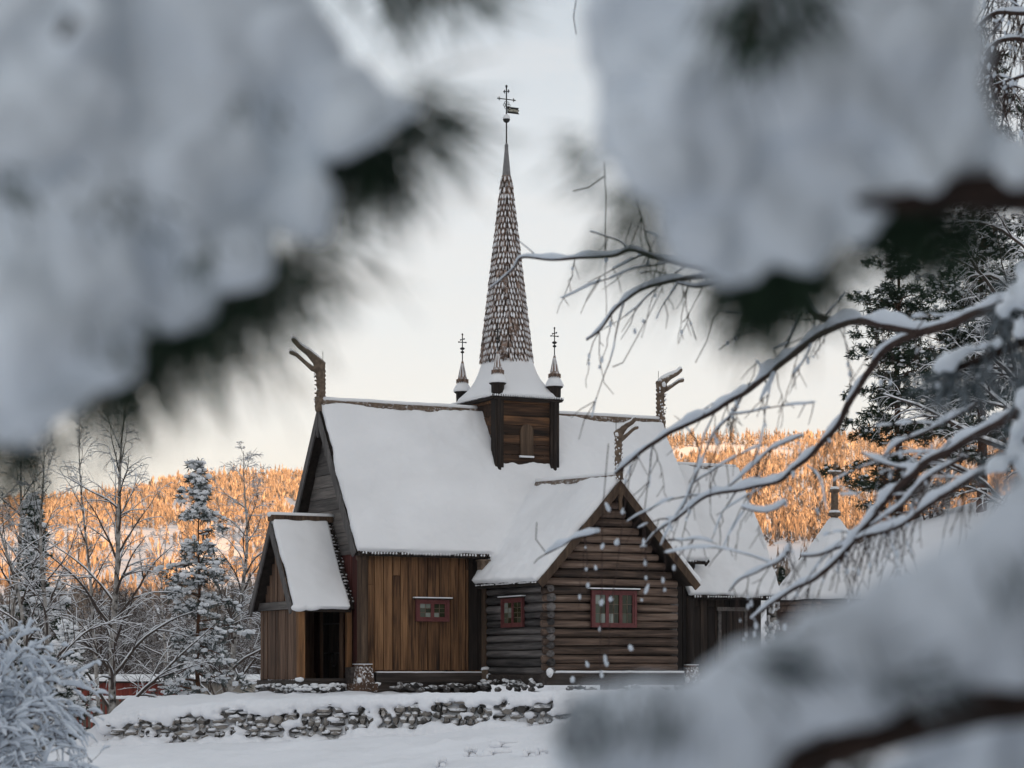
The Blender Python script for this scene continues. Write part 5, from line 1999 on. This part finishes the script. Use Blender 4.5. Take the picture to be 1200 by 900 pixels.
    sn.build('snow', M['shaded_near_snow'], root, org, shade=True)
    return root


birch_limb('birch_branch', 'long snow lined birch branch slanting across the nave roof up to the right', 15.0, [
    ([(722, 556), (742, 538), (765, 520), (800, 500), (850, 474), (890, 447), (930, 415), (965, 390), (1002, 376), (1040, 383), (1082, 387), (1122, 376), (1165, 360), (1215, 345), (1280, 330), (1350, 345)], 1.8, 7, 9.5),
    ([(905, 330), (925, 338), (942, 350), (955, 368), (985, 380)], 3, 5, 6),
    ([(640, 648), (655, 640), (678, 630), (700, 624)], 1.2, 1.4, 7),
    ([(750, 640), (775, 620), (795, 606), (830, 580), (880, 573), (910, 563), (935, 546), (962, 522), (985, 492), (1012, 442), (1040, 408), (1082, 388)], 1.2, 4.5, 6.5),
    ([(830, 582), (860, 566), (885, 545), (905, 525), (940, 512)], .8, 1.4, 3.5),
    ([(945, 545), (960, 560), (970, 600)], .8, .6, 2),
    ([(880, 447), (860, 480), (835, 510), (815, 560), (800, 590), (775, 640)], 1.4, .7, 3),
    ([(838, 480), (820, 530), (805, 590)], .8, .5, 2),
    ([(940, 365), (925, 400), (905, 440), (890, 470)], 1.6, .7, 3.5), ([(955, 372), (948, 410), (930, 440)], 1.2, .6, 3),
], 3, hang=.8, extra=[
    ([(713, 520), (706, 600), (705, 700), (703, 770), (704, 800)], [(712, 594, 4.5, 1.6), (706, 640, 3.4, 1.4), (698, 665, 3.4, 1.2), (705, 706, 4.4, 1.2), (703, 737, 3, 1.3), (710, 774, 4.6, 2), (705, 790, 3.4, 1.6), (688, 778, 3.4, 1.5), (671, 796, 5, .8)]),
    ([(740, 545), (731, 600), (725, 650), (716, 710), (712, 775)], [(730, 599, 4, 1.3), (723, 635, 5.4, .9), (716, 702, 4.2, .8), (739, 759, 4.6, .9)]),
    ([(765, 520), (755, 600), (757, 680), (753, 700)], [(755, 636, 4.4, 1.6), (756, 659, 3.8, 1.6), (757, 677, 2.6, 1.3), (758, 690, 3.6, 2.2), (752, 703, 2.4, 1)]),
    ([(640, 648), (628, 632), (629, 612)], []), ([(655, 640), (630, 655), (626, 660)], []),
    ([(792, 640), (790, 665)], [(790, 665, 3.6, 1.3), (779, 691, 3, .9)]),
])
birch_limb('birch_branch', 'snow lined birch branch with two forked tips reaching left across the spire', 16.0, [
    ([(575, 336), (598, 318), (612, 301), (640, 303), (690, 302), (720, 298), (740, 293), (765, 301), (800, 309), (840, 318), (880, 326), (960, 340)], .9, 4, 5),
    ([(688, 400), (705, 385), (722, 360), (745, 342), (775, 332), (810, 326), (850, 322), (880, 324)], 1.2, 3.5, 5.6),
    ([(700, 388), (712, 372), (724, 358)], .8, 1.4, 3.5),
    ([(740, 294), (722, 280), (690, 271)], 1, .6, 1.6),
    ([(790, 331), (815, 335), (845, 331)], 1.2, 2, 4),
    ([(632, 302), (618, 289), (605, 280)], .8, .5, .8),
], 5, hang=.45, extra=[([(708, 190), (710, 230), (709, 294)], []), ([(709, 206), (690, 220), (672, 224)], []),
                       ([(776, 338), (760, 370), (745, 398), (730, 425), (718, 430)], [(768, 346, 3, .8), (754, 376, 3.4, 1), (744, 388, 3.4, 1.4)]),
                       ([(885, 388), (862, 395), (842, 410)], [(862, 396, 4.4, .9), (852, 402, 4, .9)]), ([(840, 300), (862, 340), (835, 375), (828, 400), (815, 425)], []),
                       ([(675, 0), (672, 20), (675, 40)], [(673, 12, 2, 1.4)])])
birch_limb('birch_branch', 'thick lower birch branch rising from the pyramid roof to the right edge', 14.0, [
    ([(880, 728), (906, 706), (930, 690), (958, 676), (985, 652), (1010, 622), (1030, 596), (1052, 572), (1082, 545), (1120, 524), (1160, 502), (1205, 474), (1270, 440), (1350, 425)], 1.6, 6.5, 9),
    ([(940, 652), (965, 648), (1000, 634), (1040, 622), (1066, 610), (1092, 588), (1140, 560), (1205, 524), (1280, 470), (1350, 450)], 1.6, 4.5, 8),
    ([(853, 693), (868, 678), (895, 666), (915, 655), (925, 640)], 1, 1.8, 4.5),
    ([(1008, 622), (1045, 600), (1088, 560), (1130, 535)], 1.2, 2.5, 6),
    ([(1010, 530), (1040, 545), (1075, 548)], 1.2, 2, 5), ([(1030, 545), (1050, 520), (1100, 498), (1150, 470)], 1, 2, 5),
    ([(870, 595), (900, 600), (922, 590)], 1.5, 1.2, 6), ([(1040, 622), (1050, 650), (1055, 680)], 1, .6, 1.5),
], 9, hang=1.7)
birch_limb('birch_branch', 'drooping birch twigs dark against the sky in the upper right corner', 24.0, [
    ([(1140, 40), (1165, 18), (1200, 15), (1260, 20), (1310, 60)], 2, 4, 4), ([(1150, 75), (1170, 50), (1205, 48), (1250, 60), (1310, 100)], 2, 4, 3.5), ([(1160, -10), (1185, -30), (1230, -20), (1310, 20)], 2, 3, 2), ([(1165, 100), (1190, 92), (1230, 90), (1310, 130)], 1.5, 2.5, 2.5),
], 15, hang=6.0, side=.5)

# ------------------------------------------------------------------ air, sky, sun, camera
if HAZE:
    hz = MB(); hz.box(-6500, 6500, -7000, 3200, -14, 275)
    hm, hnt, hb = new_mat('haze')
    hnt.nodes.remove(hb)
    pv_ = N(hnt, 'ShaderNodeVolumePrincipled')
    pv_.inputs['Color'].default_value = (.82, .86, .92, 1)
    pv_.inputs['Density'].default_value = HAZE
    hnt.links.new(pv_.outputs[0], hnt.nodes['Material Output'].inputs['Volume'])
    tag(hz.build('haze', hm), 'thin evening haze over the valley', 'haze', kind='stuff')

w = bpy.data.worlds.new('World')
sc.world = w
w.use_nodes = True
nt = w.node_tree
bg = nt.nodes['Background']
sky = N(nt, 'ShaderNodeTexSky')
sky.sky_type = 'NISHITA'
sky.sun_disc = False
sky.sun_elevation = SUN_EL
sky.sun_rotation = math.atan2(SUN_AZ.x, SUN_AZ.y)
sky.altitude = 200
sky.air_density = 1.0
sky.dust_density = 2.0
sky.ozone_density = 1.5
hs = N(nt, 'ShaderNodeHueSaturation')
hs.inputs['Saturation'].default_value = .6
nt.links.new(sky.outputs[0], hs.inputs['Color'])
# thin high cloud veil, brighter and warmer low down, with a few streaks
tc = N(nt, 'ShaderNodeTexCoord')
sep = N(nt, 'ShaderNodeSeparateXYZ')
nt.links.new(tc.outputs['Generated'], sep.inputs[0])
vr = ramp(nt, [(0, (1.34, 1.28, 1.2)), (.12, (1.29, 1.28, 1.33)), (.21, (1.12, 1.15, 1.21)), (.30, (.78, .86, .94)), (.6, (1.0, 1.05, 1.1)), (1, (1.2, 1.25, 1.3))])
nt.links.new(sep.outputs['Z'], vr.inputs['Fac'])
mp = N(nt, 'ShaderNodeMapping')
mp.inputs['Scale'].default_value = (3, 3, 16)
nt.links.new(tc.outputs['Generated'], mp.inputs['Vector'])
cn = noise_tex(nt, 1.6, 5, .55, mp.outputs[0])
cr = ramp(nt, [(.55, (0, 0, 0)), (.8, (.5, .5, .5))])
nt.links.new(cn.outputs['Fac'], cr.inputs['Fac'])
veil = N(nt, 'ShaderNodeMix', data_type='RGBA', blend_type='MIX')
nt.links.new(cr.outputs['Color'], veil.inputs['Factor'])
nt.links.new(vr.outputs['Color'], veil.inputs['A'])
veil.inputs['B'].default_value = (*CLOUD, 1)
mx = N(nt, 'ShaderNodeMix', data_type='RGBA', blend_type='MIX')
mx.inputs['Factor'].default_value = .8
nt.links.new(hs.outputs['Color'], mx.inputs['A'])
nt.links.new(veil.outputs['Result'], mx.inputs['B'])
nt.links.new(mx.outputs['Result'], bg.inputs['Color'])
bg.inputs['Strength'].default_value = .15

sl = bpy.data.lights.new('sun', 'SUN')
sl.energy = SUN_E
sl.angle = R(.5)
sl.color = (1.0, .53, .21)
so = bpy.data.objects.new('sun', sl)
col.objects.link(so)
to_sun = Vector((SUN_AZ.x * math.cos(SUN_EL), SUN_AZ.y * math.cos(SUN_EL), math.sin(SUN_EL)))
so.rotation_euler = (-to_sun).to_track_quat('-Z', 'Y').to_euler()

cd = bpy.data.cameras.new('camera')
cam = bpy.data.objects.new('camera', cd)
col.objects.link(cam)
cam.location = (0, 0, CZ)
cam.rotation_euler = (PI / 2, 0, 0)
cd.sensor_width = 36
cd.lens = F / 1200 * 36
cd.shift_y = (HOR - 450) / 1200
cd.clip_start = .1
cd.clip_end = 20000
cd.dof.use_dof = True
cd.dof.focus_distance = 61
cd.dof.aperture_fstop = 3.6
cd.dof.aperture_blades = 0
sc.camera = cam

sc.view_settings.view_transform = 'Standard'
sc.view_settings.look = 'None'
sc.view_settings.exposure = EXPO
sc.view_settings.gamma = 1
sc.cycles.use_denoising = True
sc.cycles.max_bounces = 6
sc.cycles.diffuse_bounces = 4
